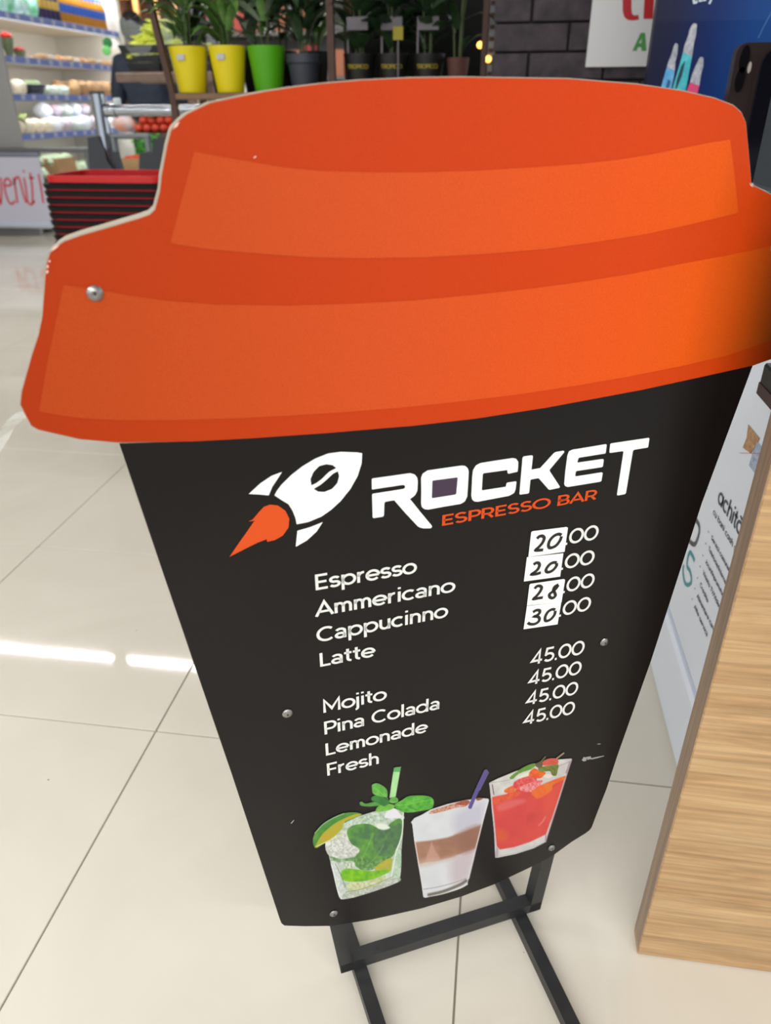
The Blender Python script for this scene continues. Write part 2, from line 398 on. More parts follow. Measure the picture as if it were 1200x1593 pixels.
zc = aty(830,35,BY).z % .0705
bricks = []
for v in range(4):
    q = MB(); q.bbox((.003,-random.uniform(0,.004),.003), (.208,.02,.0675), .003); me = q.mesh('brick', smooth=False); me.materials.append(brm); bricks.append(me)
half = MB(); half.bbox((.003,0,.003), (.103,.02,.0675), .003); halfm = half.mesh('brick', smooth=False); halfm.materials.append(brm)
for row in range(9, 22):
    z = zc + (row-3)*.0705
    off = -.007 if row % 2 else .098
    for k in range(10):
        o = link('brick', bricks[(row*3+k*5) % 4], bw); o.location = (BX0 + off + k*.211, BY, z)
    if not row % 2:
        o = link('brick', halfm, bw); o.location = (BX0 - .009, BY, z)

#@@SIGN
# ================================================================ the cup-shaped menu sign
sign = empty('cafe_sign', tuple(B(0, 0)), 'freestanding black and orange takeaway-cup menu board of an espresso bar on a black metal frame', 'sign')
lid_left = [(183,688),(125.6,683),(88,674.5),(60,668),(49,662),(41.5,648),(31.8,629),(34,609),(41.5,581),(50,551),(60,521),(66,491),(69,450.6),(70.4,430.5),(73,408),(78,393),
            (90.5,381.5),(100.5,375),(125.6,366),(161,356),(191,347),(218,339),(233,333.5),(241,326),(248.6,298),(251,274),(256,247),(260,226),(266,203),(272,194),(280,186),(291,177),
            (326.7,160),(370,150.6),(413,142),(456.7,135.4),(500,130),(560,124.8),(640,121),(720,120)]
lid_right = [(780,121),(885,122.5),(990,131),(1060,141),(1112,153),(1140.5,164),(1153,175),(1160,191),(1163.5,227),(1167,266),(1168.8,287),(1177,291)]
lower_lid = [(1171,568.6),(1092,586),(1000,606),(850,634),(740,651),(640,662.5),(590,666.5),(515,673),(400,681),(300,686.5)]
AX = (bp(447,1109)[0]+bp(940,998)[0]+bp(519,1420)[0]+bp(858,1318)[0])/4
lidL = [bp(*p) for p in lid_left]
mirr = [(2*AX-u, z) for u, z in lidL]
# right end of the lid lies outside the frame: mirror image of the left end
cut = [p for p in mirr if p[1] < bp(1177,291)[1]-.004 and p[0] > AX+.3]
lid_out = lidL + [bp(*p) for p in lid_right] + list(reversed([q for q in cut if q[1] > mirr[0][1]])) + [bp(*p) for p in lower_lid]
cup_right = [(1171,568.6),(1092,782),(1012.7,1028),(960,1177),(944,1226),(930,1262),(920.5,1287),(917.5,1291),(911,1296)]
cup_bot = [(890,1309),(859,1331.5),(825,1349),(770,1375),(719,1394),(655,1413),(579,1430),(515,1440),(475,1440.5),(443,1439.5),(438.5,1436),(436,1430)]
cup_left = [(359.7,1200),(301.3,1029.4),(244.8,863.7),(185.7,689.6)]
cup_out = [bp(*p) for p in reversed(lower_lid[1:])][:0] + [bp(*p) for p in cup_right+cup_bot+cup_left] + [bp(*p) for p in reversed(lower_lid)][0:0]
def area(P): return sum(P[i-1][0]*P[i][1]-P[i][0]*P[i-1][1] for i in range(len(P)))/2
def grow(P, e):
    if area(P) < 0: P = list(reversed(P))
    o = []; n = len(P)
    for i in range(n):
        a, p, c = Vector(P[i-1]), Vector(P[i]), Vector(P[(i+1) % n])
        d0 = (p-a).normalized(); d1 = (c-p).normalized(); m = Vector((d0.y+d1.y, -d0.x-d1.x))
        m = m.normalized() if m.length > 1e-6 else Vector((d0.y, -d0.x))
        o.append(tuple(p + m*e))
    return o
# whole outline of the sheet
outline = lidL + [bp(*p) for p in lid_right] + list(reversed([q for q in cut if q[1] > mirr[0][1]])) + [bp(*p) for p in cup_right+cup_bot+cup_left]
outline = grow(outline, .0005)
core_m = mat('raw_sheet_edge', (166,160,144), .7, noise=.1, nscale=60)
core = MB().prism([B(u, z, 0) for u, z in outline], -nb*TH).build('board', core_m, sign, False)
core['label'] = 'pale raw edge of the sheet'
ax = tuple(hb)
LIDM = ramp_mat('orange_lid_print', [(-.215,(158,46,0)),(-.13,(166,50,0)),(.06,(184,56,8)),(.28,(198,60,4)),(.365,(190,58,0)),(.40,(160,50,0)),(.445,(104,36,0)),(.49,(58,24,2))], ax, .50, .07, .18)  # ramp darkens toward both ends, most at the right
HIM = ramp_mat('orange_highlight_print', [(-.215,(166,60,12)),(-.13,(174,64,16)),(.06,(196,74,28)),(.25,(214,78,16)),(.33,(216,82,6)),(.385,(178,68,4)),(.43,(116,52,4)),(.49,(70,36,4))], ax, .50, .10, .18)  # same darkening toward the right end
def board_flat(name, loops, d, m, parent):
    mb = MB()
    for lp in loops:
        q = lp
        tri = tessellate_polygon([[Vector((p[0], p[1], 0)) for p in l] for l in q]); flat = [p for l in q for p in l]
        mb.add([B(p[0], p[1], d) for p in flat], [tuple(t) for t in tri])
    return mb.build(name, m, parent, False)
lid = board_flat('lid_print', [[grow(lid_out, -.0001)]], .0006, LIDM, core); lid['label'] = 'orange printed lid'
cup_poly = [bp(*p) for p in cup_right+cup_bot+cup_left] + [bp(*p) for p in reversed(lower_lid)]
CUPM = mat('black_cup_print', (13,10,11), .34, spec=.26, noise=.12, nscale=5, bump=.03)
cupp = board_flat('cup_print', [[grow(cup_poly, .0001)]], .0003, CUPM, core); cupp['label'] = 'matt black printed cup'
hi1 = [(302,236)] + [(325,240),(380,250),(440,260),(500,266),(580,268),(650,268),(740,265.5),(830,260),(900,255),(960,248.5),(1010,240.5),(1060,230.5),(1100,222.5),(1135,217)] + [(1141,262),(1148,328),(1145,332)] + [(1120,338),(1060,352),(1000,365),(930,376),(850,387),(760,394.5),(660,400),(560,401.5),(480,400),(400,394),(330,388),(280,381),(267,378),(266,374),(276,335)]
hi2 = [(99,443),(150,450),(200,459),(260,467.5),(340,473.5),(450,475),(560,471.5),(640,467),(740,458),(830,448),(900,438.5),(980,426),(1060,410),(1130,397),(1196,383)]
hi2_low = [(1186,543),(1130,553),(1060,569),(980,585),(900,599),(800,614),(700,626),(620,634),(540,640.5),(450,646),(360,650.5),(270,653),(180,653),(130,650),(90,645),(61,639.5),(72,572)]
h2 = [bp(*p) for p in hi2]; h2l = [bp(*p) for p in hi2_low]
tl = bp(99,443); blq = bp(61,639.5)
h2 = h2[:-1] + [bp(1190,384.5), (2*AX-tl[0], tl[1]), (2*AX-blq[0], blq[1])] + h2l[1:]
h1o = board_flat('highlight_band', [[[bp(*p) for p in hi1]]], .0009, HIM, core)
h2o = board_flat('highlight_band', [[h2]], .0009, HIM, core)
WHT = mat('white_vinyl', (234,238,236), .4)
WHD = mat('white_lettering', (220,221,218), .45)
ORG = mat('orange_vinyl', (206,74,18), .45, spec=.3)
to3 = lambda u, z, d=.0008: B(u, z, d)
# rocket emblem
r4 = lambda P: [(340+x/4, 660+y/4) for x, y in P]
em = MB()
body = [(893,178),(860,173),(760,169),(680,180),(600,212),(520,260),(450,315),(390,375),(362,412),(348,440),(390,468),(435,495),(460,535),(478,580),(486,620),(560,605),(640,572),(700,530),(760,475),(820,400),(865,320),(890,240)]
win1 = [(578,378),(571,340),(590,295),(625,258),(670,246),(710,252),(732,270),(690,292),(665,315),(640,340),(610,362)]
win2 = [(592,400),(640,370),(680,335),(712,305),(742,290),(750,320),(738,365),(705,400),(660,418),(620,417)]
fills(em, [r4(body), r4(win1), r4(win2)], bp, to3)
fills(em, [r4([(395,294),(330,318),(260,365),(188,431),(250,434),(312,440),(335,385),(362,345)])], bp, to3)
fills(em, [r4([(490,660),(570,637),(648,606),(610,665),(550,720),(480,760)])], bp, to3)
em.build('rocket_emblem', WHT, core, False)['label'] = 'white rocket with a coffee-bean porthole'
fl = MB()
fills(fl, [r4([(68,822),(120,745),(170,675),(218,605),(228,598),(186,602),(212,590),(250,545),(280,512),(320,497),(370,503),(415,535),(440,585),(435,640),(400,690),(350,718),(302,729),(300,712),(240,735),(160,775)])], bp, to3)
fl.build('rocket_flame', ORG, core, False)['label'] = 'orange rocket flame'
# shop name
ra = lambda P: [(570+x/5, 690+y/5) for x, y in P]
rb = lambda P: [(790+x/5, 670+y/5) for x, y in P]
def nameletter(loops):
    m_ = MB(); fills(m_, loops, bp, to3); m_.build('name_letter', WHT, core, False)
nameletter([ra([(50,268),(200,247),(340,227),(375,238),(394,262),(399,290),(396,362),(380,395),(362,412),(338,428),(420,530),(508,636),(510,645),(500,656),(440,657),(415,650),(398,640),(300,535),(215,438),(148,449),(139,462),(136,555),(126,566),(58,577),(48,572),(43,395),(50,387),(280,351),(298,343),(300,332),(297,323),(280,319),(46,354),(42,350),(41,275)])])
nameletter([ra([(424,265),(436,232),(475,206),(600,188),(740,168),(768,172),(788,190),(795,215),(790,310),(783,410),(765,447),(735,466),(610,487),(480,511),(450,507),(430,490),(424,460),(426,360)]), ra([(518,285),(703,260),(709,266),(698,385),(690,394),(514,422),(508,416),(512,290)])])
nameletter([ra([(822,255),(828,205),(850,168),(885,149),(1010,129),(1135,110),(1162,115),(1180,140),(1179,180),(1174,216),(1105,232),(1097,226),(1094,203),(912,228),(904,236),(897,355),(903,361),(1082,333),(1090,305),(1098,300),(1160,291),(1166,296),(1160,350),(1148,382),(1108,404),(980,428),(865,450),(838,447),(820,430),(815,400)])])
nameletter([rb([(113,208),(124,197),(185,188),(194,196),(183,300),(250,288),(358,170),(372,163),(430,153),(438,158),(436,167),(325,300),(325,312),(402,430),(403,438),(393,443),(325,457),(316,454),(238,366),(180,377),(174,383),(165,478),(155,486),(96,494),(89,489)])])
nameletter([rb([(462,190),(474,158),(500,145),(630,124),(760,102),(768,108),(760,170),(755,175),(556,207),(548,212),(540,240),(545,245),(735,217),(745,224),(738,275),(730,281),(535,311),(527,318),(523,348),(530,352),(728,321),(737,328),(727,386),(718,394),(590,415),(465,435),(445,428),(437,412),(446,310)])])
nameletter([rb([(795,103),(803,96),(950,74),(1093,53),(1100,60),(1090,124),(1083,129),(982,146),(972,154),(918,480),(910,491),(856,501),(847,496),(898,162),(890,157),(796,170),(788,165)])])
pz = MB(); fills(pz, [ra([(517,284),(704,259),(710,266),(699,386),(690,395),(513,423),(507,416),(511,290)])], bp, lambda u, z: B(u, z, .0005))
pz.build('name_patch', mat('plum_patch', (58,40,64), .45), core, False)['label'] = 'plum patch inside the letter O'
t = MB(); text_mesh(t, 'ESPRESSO BAR', (688,817), (927,776), (688.5,801), bp, to3, w=.118); t.build('lettering', ORG, core, False)['label'] = 'orange subtitle lettering'
LINES = [('Espresso',(491.5,917.3),(647,890.5),(490.6,893.5)), ('Ammericano',(493,958.6),(706.6,919.5),(492.4,936)), ('Cappucinno',(495,998.6),(695.4,959),(494.6,976)), ('Latte',(498.4,1036.4),(582.8,1020),(497.4,1015.5)),
         ('Mojito',(503.4,1108.2),(600.5,1087.5),(502,1088.3)), ('Pina Colada',(505.3,1142),(683.6,1101.8),(504.3,1122.3)), ('Lemonade',(507.4,1174.6),(664.2,1137.7),(506.3,1156)), ('Fresh',(509.6,1206),(589.5,1187),(508.3,1187.4)),
         ('.00',(879,847.2),(928.4,838.2),(878.6,824.5)), ('.00',(872.3,886),(922.2,876.5),(871.7,864)), ('.00',(875.2,922.2),(922.2,912),(874.6,900.5)), ('.00',(869.3,958.8),(916.7,948.3),(868.7,937.5)),
         ('45.00',(826.2,1034),(906.8,1016.5),(825.6,1012.5)), ('45.00',(822.4,1065.6),(902.2,1047.6),(821.8,1045)), ('45.00',(818.6,1096.8),(897,1079),(818,1076.8)), ('45.00',(814.6,1127.5),(892,1109.5),(814,1107.8))]
for s_, a, b_, c_ in LINES:
    t = MB(); text_mesh(t, s_, a, b_, c_, bp, to3, w=.106 if s_[0] not in '.4' else .106); t.build('lettering', WHD, core, False)
# hand-written price stickers
rs = lambda P: [(760+x/4.55, 800+y/4.55) for x, y in P]
STK = mat('paper_sticker', (242,240,236), .6); INK = mat('black_marker', (22,18,18), .5)
stickers = [([(310,116),(548,86),(560,92),(536,262),(280,298),(300,124)], [[(340,168),(358,152),(380,150),(391,166),(378,198),(352,228),(330,249),(352,250),(384,247)], [(514,142),(492,136),(462,148),(434,176),(421,210),(428,232),(450,230),(478,214),(502,182),(514,152)]]),
            ([(270,300),(528,272),(505,437),(248,472)], [[(316,352),(332,340),(350,340),(358,356),(346,384),(322,406),(302,420),(334,418),(368,408)], [(480,338),(456,337),(428,352),(405,384),(408,402),(428,404),(456,388),(478,360),(478,342)]]),
            ([(296,488),(530,454),(540,460),(515,618),(270,642),(288,496)], [[(324,522),(338,506),(360,502),(373,516),(360,545),(338,572),(316,594),(344,590),(382,584)], [(492,492),(466,508),(456,532),(466,552),(470,572),(452,588),(432,582),(428,562),(446,546),(472,524),(492,496)]]),
            ([(270,645),(513,618),(487,775),(246,810)], [[(312,688),(336,674),(358,676),(358,694),(338,712),(322,718),(346,720),(358,734),(350,756),(322,772),(292,772),(275,762)], [(470,670),(448,668),(420,684),(400,716),(398,744),(412,750),(440,736),(464,706),(470,678)]])]
for quad, marks in stickers:
    q = MB(); fills(q, [rs(quad)], bp, lambda u, z: B(u, z, .0011)); so = q.build('price_sticker', STK, sign, False)
    k = MB()
    for mk in marks:
        vs, fs = stroke(spl([bp(*p) for p in rs(mk)], 4), .0034); k.add([B(v.x, v.y, .0014) for v in vs], fs)
    k.build('handwriting', INK, so, False)
# screws with washers
SCR = mat('zinc_screw', (150,148,146), .32, metal=.95); SCD = mat('screw_recess', (50,48,46), .5, metal=.6)
for i, (px, py, r_) in enumerate([(148,456,.0054),(447,1109,.0052),(940,998,.0052),(519,1420,.0050),(858,1318,.0050),(None,None,.0054)]):
    u, z = bp(px, py) if px else (2*AX-bp(148,456)[0], bp(148,456)[1])
    c = B(u, z, .0006); Mx = Matrix((hb, Vector((0, 0, 1)), nb)).transposed()
    if i == 0:
        prof = [(r_, 0), (r_, .0008), (r_*.86, .0016), (r_*.42, .0030), (r_*.40, .0022), (r_*.2, .0021)]
    else: prof = [(r_, 0), (r_, .0006), (r_*.8, .0018), (r_*.35, .0024)]
    so = MB().lathe(prof, c, 18, M=Mx).build('screw', SCR, sign)
    MB().lathe([(r_*.2, 0), (r_*.17, .0003)], c + nb*(.0024 if i else .0021), 10, M=Mx).build('screw_recess', SCD, so)
# scuffs and chips of the print
CHIP = mat('chipped_print', (236,190,176), .7)
chips = [[(279,189),(276,196),(269,201),(273,193)],[(93,380),(88,385.5),(80,391),(84,384)],[(77,404),(79,405.5),(77.5,408),(75.5,407)],[(74,411),(76,413),(75,417),(73,416)],[(73,420),(76,421),(74,425),(72,424)],[(35,640),(38,645),(41.5,652),(39,650)],[(394,245),(397,242.5),(399,242.8),(396,246)],[(1165,284),(1169,288),(1172,291),(1167,289)]]
c_ = MB()
for cpo in chips: fills(c_, [cpo], bp, lambda u, z: B(u, z, .0010))
c_.build('chips', CHIP, core, False)['kind'] = 'stuff'
scuffm = mat('white_scuff', (150,150,148), .7)
c_ = MB()
for cpo in [[(905,1182),(908,1177),(913,1178),(912,1183),(908,1184)],[(912,1177),(919,1176),(920,1180),(914,1181.5)],[(919,1179),(928,1177),(939,1175),(940,1175.8),(929,1179),(920,1181)],[(929,1156.5),(934,1156),(934.5,1157.2),(930,1157.6)],[(452,1280),(457,1274.5),(457.6,1276),(453.5,1281)],[(1100,760),(1101.5,759.5),(1101.6,761),(1100.3,761)]]:
    fills(c_, [cpo], bp, lambda u, z: B(u, z, .0006))
c_.build('scuffs', scuffm, core, False)['kind'] = 'stuff'

tp = MB(); A_ = [(40,640),(34,641),(22,648),(10,656),(2,668),(-6,690),(-9,720),(-3,722),(4,700),(12,686),(20,672),(30,660),(40,650)]
q_ = [bp(*a) for a in A_]; mid = len(q_)//2
tp.add([B(u, z, -.004+.003*math.sin(i*2.3)) for i, (u, z) in enumerate(q_)], [tuple(t) for t in tessellate_polygon([[Vector((u, z, 0)) for u, z in q_]])])
tp.build('loose_tape', mat('clear_tape', (226,230,226), .25, alpha=.28), sign, False)['label'] = 'torn clear tape hanging from the lid corner'
# ---- printed drink pictures: flat prints whose colours come from a small painter
def vnoise(P, s, seed):
    r_ = np.random.RandomState(seed).rand(64, 64); x = P[..., 0]/s; y = P[..., 1]/s
    xi = np.floor(x).astype(int); yi = np.floor(y).astype(int); fx = x-xi; fy = y-yi; fx = fx*fx*(3-2*fx); fy = fy*fy*(3-2*fy)
    g = lambda a, b: r_[a % 64, b % 64]
    return (g(xi,yi)*(1-fx)+g(xi+1,yi)*fx)*(1-fy)+(g(xi,yi+1)*(1-fx)+g(xi+1,yi+1)*fx)*fy
def cover(P, poly, soft):
    x = P[..., 0]; y = P[..., 1]; inside = np.zeros(x.shape, bool); dist = np.full(x.shape, 1e9); n = len(poly)
    for i in range(n):
        x0, y0 = poly[i-1]; x1, y1 = poly[i]
        if y0 != y1:
            c = ((y0 > y) != (y1 > y)) & (x < (x1-x0)*(y-y0)/(y1-y0)+x0); inside ^= c
        dx, dy = x1-x0, y1-y0; L = dx*dx+dy*dy+1e-9; t_ = np.clip(((x-x0)*dx+(y-y0)*dy)/L, 0, 1)
        dist = np.minimum(dist, np.hypot(x-x0-t_*dx, y-y0-t_*dy))
    sd = np.where(inside, dist, -dist)
    return np.clip(.5+sd/soft, 0, 1)
class Pic:
    def __init__(s, x0, y0, k, w, h, step):
        s.x0, s.y0, s.k = x0, y0, k; s.xs = np.arange(0, w, step*k); s.ys = np.arange(0, h, step*k)
        X, Y = np.meshgrid(s.xs, s.ys); s.P = np.stack([X, Y], -1); s.rgb = np.zeros(s.P.shape[:2]+(3,)); s.rgb[:] = (52,48,46); s.a = np.zeros(s.P.shape[:2])
    def fill(s, poly, c, c2=None, ns=20, seed=1, soft=5, op=1.0, smooth=True, thr=None):
        if smooth: poly = spl(poly, 4, True)
        a = cover(s.P, poly, soft)*op; col = np.array(c, float)
        if c2 is not None:
            n_ = vnoise(s.P, ns, seed)*.65+vnoise(s.P, ns*.45, seed+1)*.35
            if thr is not None: n_ = np.clip((n_-thr)*6+.5, 0, 1)
            else: n_ = np.clip((n_-.5)*1.7+.5, 0, 1)
            col = col*(1-n_[..., None])+np.array(c2, float)*n_[..., None]
        s.rgb = s.rgb*(1-a[..., None])+col*a[..., None]; s.a = np.maximum(s.a, a if (op > .6 and soft < 20) else 0)
    def line(s, pts, w, c, soft=4, op=1.0):
        pts = spl(pts, 4); d = np.full(s.P.shape[:2], 1e9)
        for (x0, y0), (x1, y1) in zip(pts[:-1], pts[1:]):
            dx, dy = x1-x0, y1-y0; L = dx*dx+dy*dy+1e-9; t_ = np.clip(((s.P[..., 0]-x0)*dx+(s.P[..., 1]-y0)*dy)/L, 0, 1)
            d = np.minimum(d, np.hypot(s.P[..., 0]-x0-t_*dx, s.P[..., 1]-y0-t_*dy))
        a = np.clip(.5+(w/2-d)/soft, 0, 1)*op; s.rgb = s.rgb*(1-a[..., None])+np.array(c, float)*a[..., None]
        s.a = np.maximum(s.a, a)
    def build(s, name, m, parent, label):
        hgt, wid = s.a.shape; on = s.a > .25; idx = -np.ones((hgt, wid), int)
        cell = on[:-1, :-1] | on[1:, :-1] | on[:-1, 1:] | on[1:, 1:]
        use = np.zeros((hgt, wid), bool); use[:-1, :-1] |= cell; use[1:, :-1] |= cell; use[:-1, 1:] |= cell; use[1:, 1:] |= cell
        idx[use] = np.arange(use.sum()); ys, xs = np.nonzero(use); off = origin_of(parent)
        vs = []
        for y, x in zip(ys, xs):
            u, z = bp(s.x0+s.xs[x]/s.k, s.y0+s.ys[y]/s.k); vs.append(tuple(B(u, z, .0009)-off))
        cy, cx = np.nonzero(cell)
        fs = np.stack([idx[cy, cx], idx[cy+1, cx], idx[cy+1, cx+1], idx[cy, cx+1]], 1).tolist()
        me = bpy.data.meshes.new(name); me.from_pydata(vs, [], fs); me.update()
        ca = me.color_attributes.new('print', 'FLOAT_COLOR', 'POINT')
        c = np.clip(s.rgb[ys, xs]*.93/255., 0, 1); c = np.where(c <= .04045, c/12.92, ((c+.055)/1.055)**2.4)
        ca.data.foreach_set('color', np.concatenate([c, np.ones((len(c), 1))], 1).astype(np.float32).ravel())
        o = link(name, me, parent, m); o['label'] = label
        return o
pm = bpy.data.materials.new('drink_print'); pm.use_nodes = True
an = pm.node_tree.nodes.new('ShaderNodeVertexColor'); an.layer_name = 'print'
pm.node_tree.links.new(an.outputs['Color'], pm.node_tree.nodes['Principled BSDF'].inputs['Base Color']); pm.node_tree.nodes['Principled BSDF'].inputs['Roughness'].default_value = .45
# mint cooler
p = Pic(480, 1180, 6, 1200, 1340, .8)
glass = [(150,770),(180,860),(210,980),(235,1080),(262,1200),(285,1285),(320,1308),(420,1292),(640,1220),(830,1150),(852,1110),(862,900),(880,700),(888,490),(850,478),(790,455),(700,462),(600,492),(470,532),(330,580)]
p.fill(glass, (160,178,160), (206,216,206), 26, 3, smooth=False)
p.fill([(165,770),(350,690),(380,760),(470,840),(430,900),(205,910)], (176,180,170), (226,228,226), 14, 4)
p.fill([(340,590),(600,500),(780,470),(880,520),(870,570),(640,620),(520,600),(400,620)], (150,180,150), (212,220,214), 16, 5)
p.fill([(720,505),(790,458),(845,500),(860,545),(720,548)], (226,226,232), soft=8)
p.fill([(358,690),(385,635),(460,608),(560,605),(640,640),(700,690),(760,600),(862,558),(868,700),(818,830),(790,900),(700,960),(610,1005),(520,1015),(440,1000),(430,920),(478,845),(400,790)], (96,160,52), (62,112,66), 60, 6)
p.fill([(640,660),(760,640),(860,600),(850,760),(780,880),(660,900),(600,780)], (84,128,74), (58,96,70), 30, 8, op=.85)
p.fill([(480,900),(600,960),(740,900),(760,940),(600,1030),(470,1020)], (124,168,104), (60,110,40), 16, 9, op=.9)
p.line([(600,690),(560,800),(500,930)], 8, (120,180,80), op=.6); p.line([(700,800),(640,900),(560,980)], 6, (130,170,120), op=.6)
p.fill([(640,610),(700,600),(760,640),(700,660),(640,640)], (222,230,214), soft=14)
p.fill([(200,905),(300,930),(430,915),(440,960),(300,960),(210,950)], (70,120,54), (170,190,160), 24, 10, op=.8)
p.fill([(330,960),(420,955),(430,1010),(350,1020)], (220,226,216), (150,170,140), 16, 12)
p.fill([(620,1010),(700,950),(772,925),(788,1000),(740,1060),(640,1050)], (186,170,46), (150,170,60), 30, 13)
p.fill([(300,1060),(350,1022),(460,1030),(580,1045),(700,1035),(760,1040),(700,1080),(560,1130),(400,1145),(320,1120)], (130,196,12), (84,160,22), 50, 14)
p.fill([(370,1150),(560,1140),(720,1090),(640,1180),(480,1225),(380,1225)], (176,186,110), (214,216,196), 20, 15)
p.fill([(205,960),(260,965),(290,1060),(320,1180),(360,1235),(330,1300),(285,1285),(240,1100)], (186,196,190), (220,226,222), 20, 16)
p.fill([(800,890),(862,850),(855,1100),(800,1120),(770,1060)], (196,212,196), (160,190,160), 24, 17)
p.fill([(350,1240),(560,1200),(760,1120),(850,1110),(830,1150),(560,1250),(330,1305)], (206,208,206), (160,170,150), 16, 18)
p.line([(215,985),(262,1190),(290,1280)], 7, (236,238,238)); p.line([(250,975),(300,1080),(345,1190)], 6, (110,130,100)); p.line([(884,500),(872,700),(820,860),(800,950),(770,1110)], 9, (226,234,224)); p.line([(345,1240),(520,1205),(700,1135),(790,1095)], 5, (120,140,80))
p.fill([(40,765),(62,690),(130,612),(220,552),(320,510),(400,497),(470,503),(498,520),(440,545),(330,600),(230,690),(150,775),(70,828)], (52,126,44), (90,150,40), 60, 19)
p.fill([(62,812),(130,700),(230,610),(340,550),(440,512),(490,518),(430,545),(330,588),(318,640),(240,720),(150,782),(75,822)], (188,160,34), (160,170,44), 60, 20)
p.line([(60,690),(140,605),(240,545),(330,508)], 8, (160,200,160), op=.8); p.line([(75,815),(170,770),(260,730),(330,690)], 9, (206,214,150)); p.line([(330,590),(318,650)], 10, (190,196,120), op=.8)
p.fill([(800,80),(860,72),(852,120),(812,350),(755,362),(785,150)], (150,212,140), (176,226,160), 60, 21, smooth=False); p.fill([(798,80),(860,73),(850,120),(795,118)], (84,168,92), smooth=False)
for pl, a_, b_ in (([(640,450),(700,415),(800,430),(770,470),(640,492)], (92,168,50), (120,190,70)), ([(478,412),(492,396),(530,416),(600,402),(660,402),(672,425),(600,440),(500,436)], (84,160,60), (60,130,50)),
                   ([(592,355),(660,335),(745,385),(752,412),(700,440),(640,405),(592,385)], (30,110,42), (50,130,50)), ([(595,240),(640,226),(700,255),(730,290),(735,345),(715,355),(640,340),(600,318),(592,270)], (70,156,48), (110,186,76)),
                   ([(760,372),(800,352),(832,370),(830,400),(790,412),(755,400)], (66,150,50), (110,180,80)), ([(800,430),(870,385),(930,348),(1010,340),(1110,345),(1160,372),(1166,420),(1142,462),(1040,484),(930,498),(850,480)], (58,152,34), (104,188,62))):
    p.fill(pl, a_, b_, 34, 23)
p.line([(820,432),(940,420),(1060,395),(1150,378)], 6, (120,196,90), op=.8); p.line([(930,440),(1000,470)], 16, (40,120,60), op=.5, soft=12); p.line([(610,260),(680,320),(740,370)], 5, (130,200,90), op=.8)
p.build('mint_drink_picture', pm, sign, 'printed picture of a mint and lime drink')
# layered coffee
p = Pic(630, 1190, 7.587, 1138, 1593, .8)
p.fill([(70,670),(110,620),(200,580),(300,520),(500,455),(700,410),(900,385),(980,390),(990,410),(975,470),(905,700),(830,980),(760,1290),(735,1400),(600,1470),(400,1520),(240,1560),(215,1550),(195,1400),(150,1130),(110,900),(85,690)], (208,212,216), (216,218,222), 120, 3, smooth=False)
p.fill([(600,560),(900,440),(900,690),(600,790)], (192,190,206), soft=120, op=.9); p.fill([(560,1080),(820,1000),(740,1330),(560,1380)], (196,182,188), soft=120, op=.9)
p.fill([(112,905),(300,885),(500,850),(700,780),(900,700),(880,800),(830,975),(700,1020),(560,1080),(420,1115),(250,1140),(165,1160),(140,1060)], (170,124,100), (150,106,84), 90, 4, soft=24, smooth=False)
p.fill([(600,830),(900,710),(830,970),(640,1020)], (140,98,80), soft=80, op=.8); p.fill([(315,900),(350,990),(410,1110),(250,1120),(290,980)], (190,146,128), soft=24, op=.9); p.fill([(165,1110),(420,1090),(600,1050),(600,1090),(400,1150),(175,1200)], (196,168,152), soft=44, op=.55)
p.fill([(280,560),(340,520),(520,465),(700,410),(760,420),(720,480),(600,500),(440,545),(310,570)], (170,96,66), (214,176,160), 18, 5); p.fill([(600,450),(700,408),(765,425),(735,465),(640,465)], (140,66,44), (176,100,70), 14, 6); p.fill([(840,395),(880,380),(920,390),(860,415)], (150,80,54), soft=8)
p.line([(975,420),(900,720),(830,1000),(750,1330)], 14, (226,222,228), soft=8, op=.85); p.line([(90,690),(120,900),(160,1150),(220,1500)], 10, (224,224,226), soft=8, op=.8)
p.line([(240,1550),(430,1515),(640,1450),(735,1400)], 12, (226,224,222)); p.line([(280,1525),(450,1485),(640,1410),(720,1360)], 34, (96,92,82), soft=16, op=.9); p.line([(220,1460),(400,1430),(620,1370),(720,1330)], 9, (150,144,150), op=.9)
p.line([(955,70),(860,270),(768,490)], 44, (84,74,144), soft=6); p.line([(985,80),(880,290)], 8, (120,110,180), op=.8)
p.line([(850,600),(850,660)], 30, (204,196,212), soft=14, op=.5)
p.build('coffee_picture', pm, sign, 'printed picture of a layered latte')
# red cocktail
p = Pic(750, 1160, 8, 1200, 1480, .8)
p.fill([(88,455),(200,400),(420,310),(700,230),(900,170),(1110,153),(1115,175),(1040,380),(930,740),(810,1110),(795,1190),(640,1270),(420,1340),(200,1385),(162,1388),(150,1100),(120,760)], (196,194,192), (214,212,208), 90, 3, smooth=False)
p.fill([(120,640),(300,600),(420,500),(600,560),(880,430),(1035,370),(930,700),(795,1095),(600,1190),(400,1255),(220,1285),(180,1240),(150,900)], (206,58,58), (214,66,60), 120, 4, soft=14, smooth=False)
p.fill([(120,640),(300,600),(460,560),(440,620),(260,700),(150,720)], (222,92,50), (214,64,50), 40, 5, soft=20); p.fill([(200,730),(360,670),(520,660),(520,700),(300,790),(200,800)], (216,92,92), soft=40)
p.fill([(180,1020),(320,1080),(300,1170),(190,1180)], (212,84,44), soft=60, op=.8); p.fill([(780,640),(1000,430),(940,640),(860,900),(780,900)], (220,74,58), soft=60, op=.7); p.line([(785,880),(750,940),(705,985)], 14, (228,120,112), soft=14)
p.fill([(560,860),(660,830),(660,900),(560,960)], (190,44,52), soft=60, op=.6)
p.fill([(280,540),(380,490),(440,500),(400,570),(290,580)], (226,132,44), (220,90,60), 30, 6); p.fill([(395,450),(480,400),(600,370),(680,400),(640,500),(520,540),(400,520)], (206,52,56), (226,104,100), 22, 7)
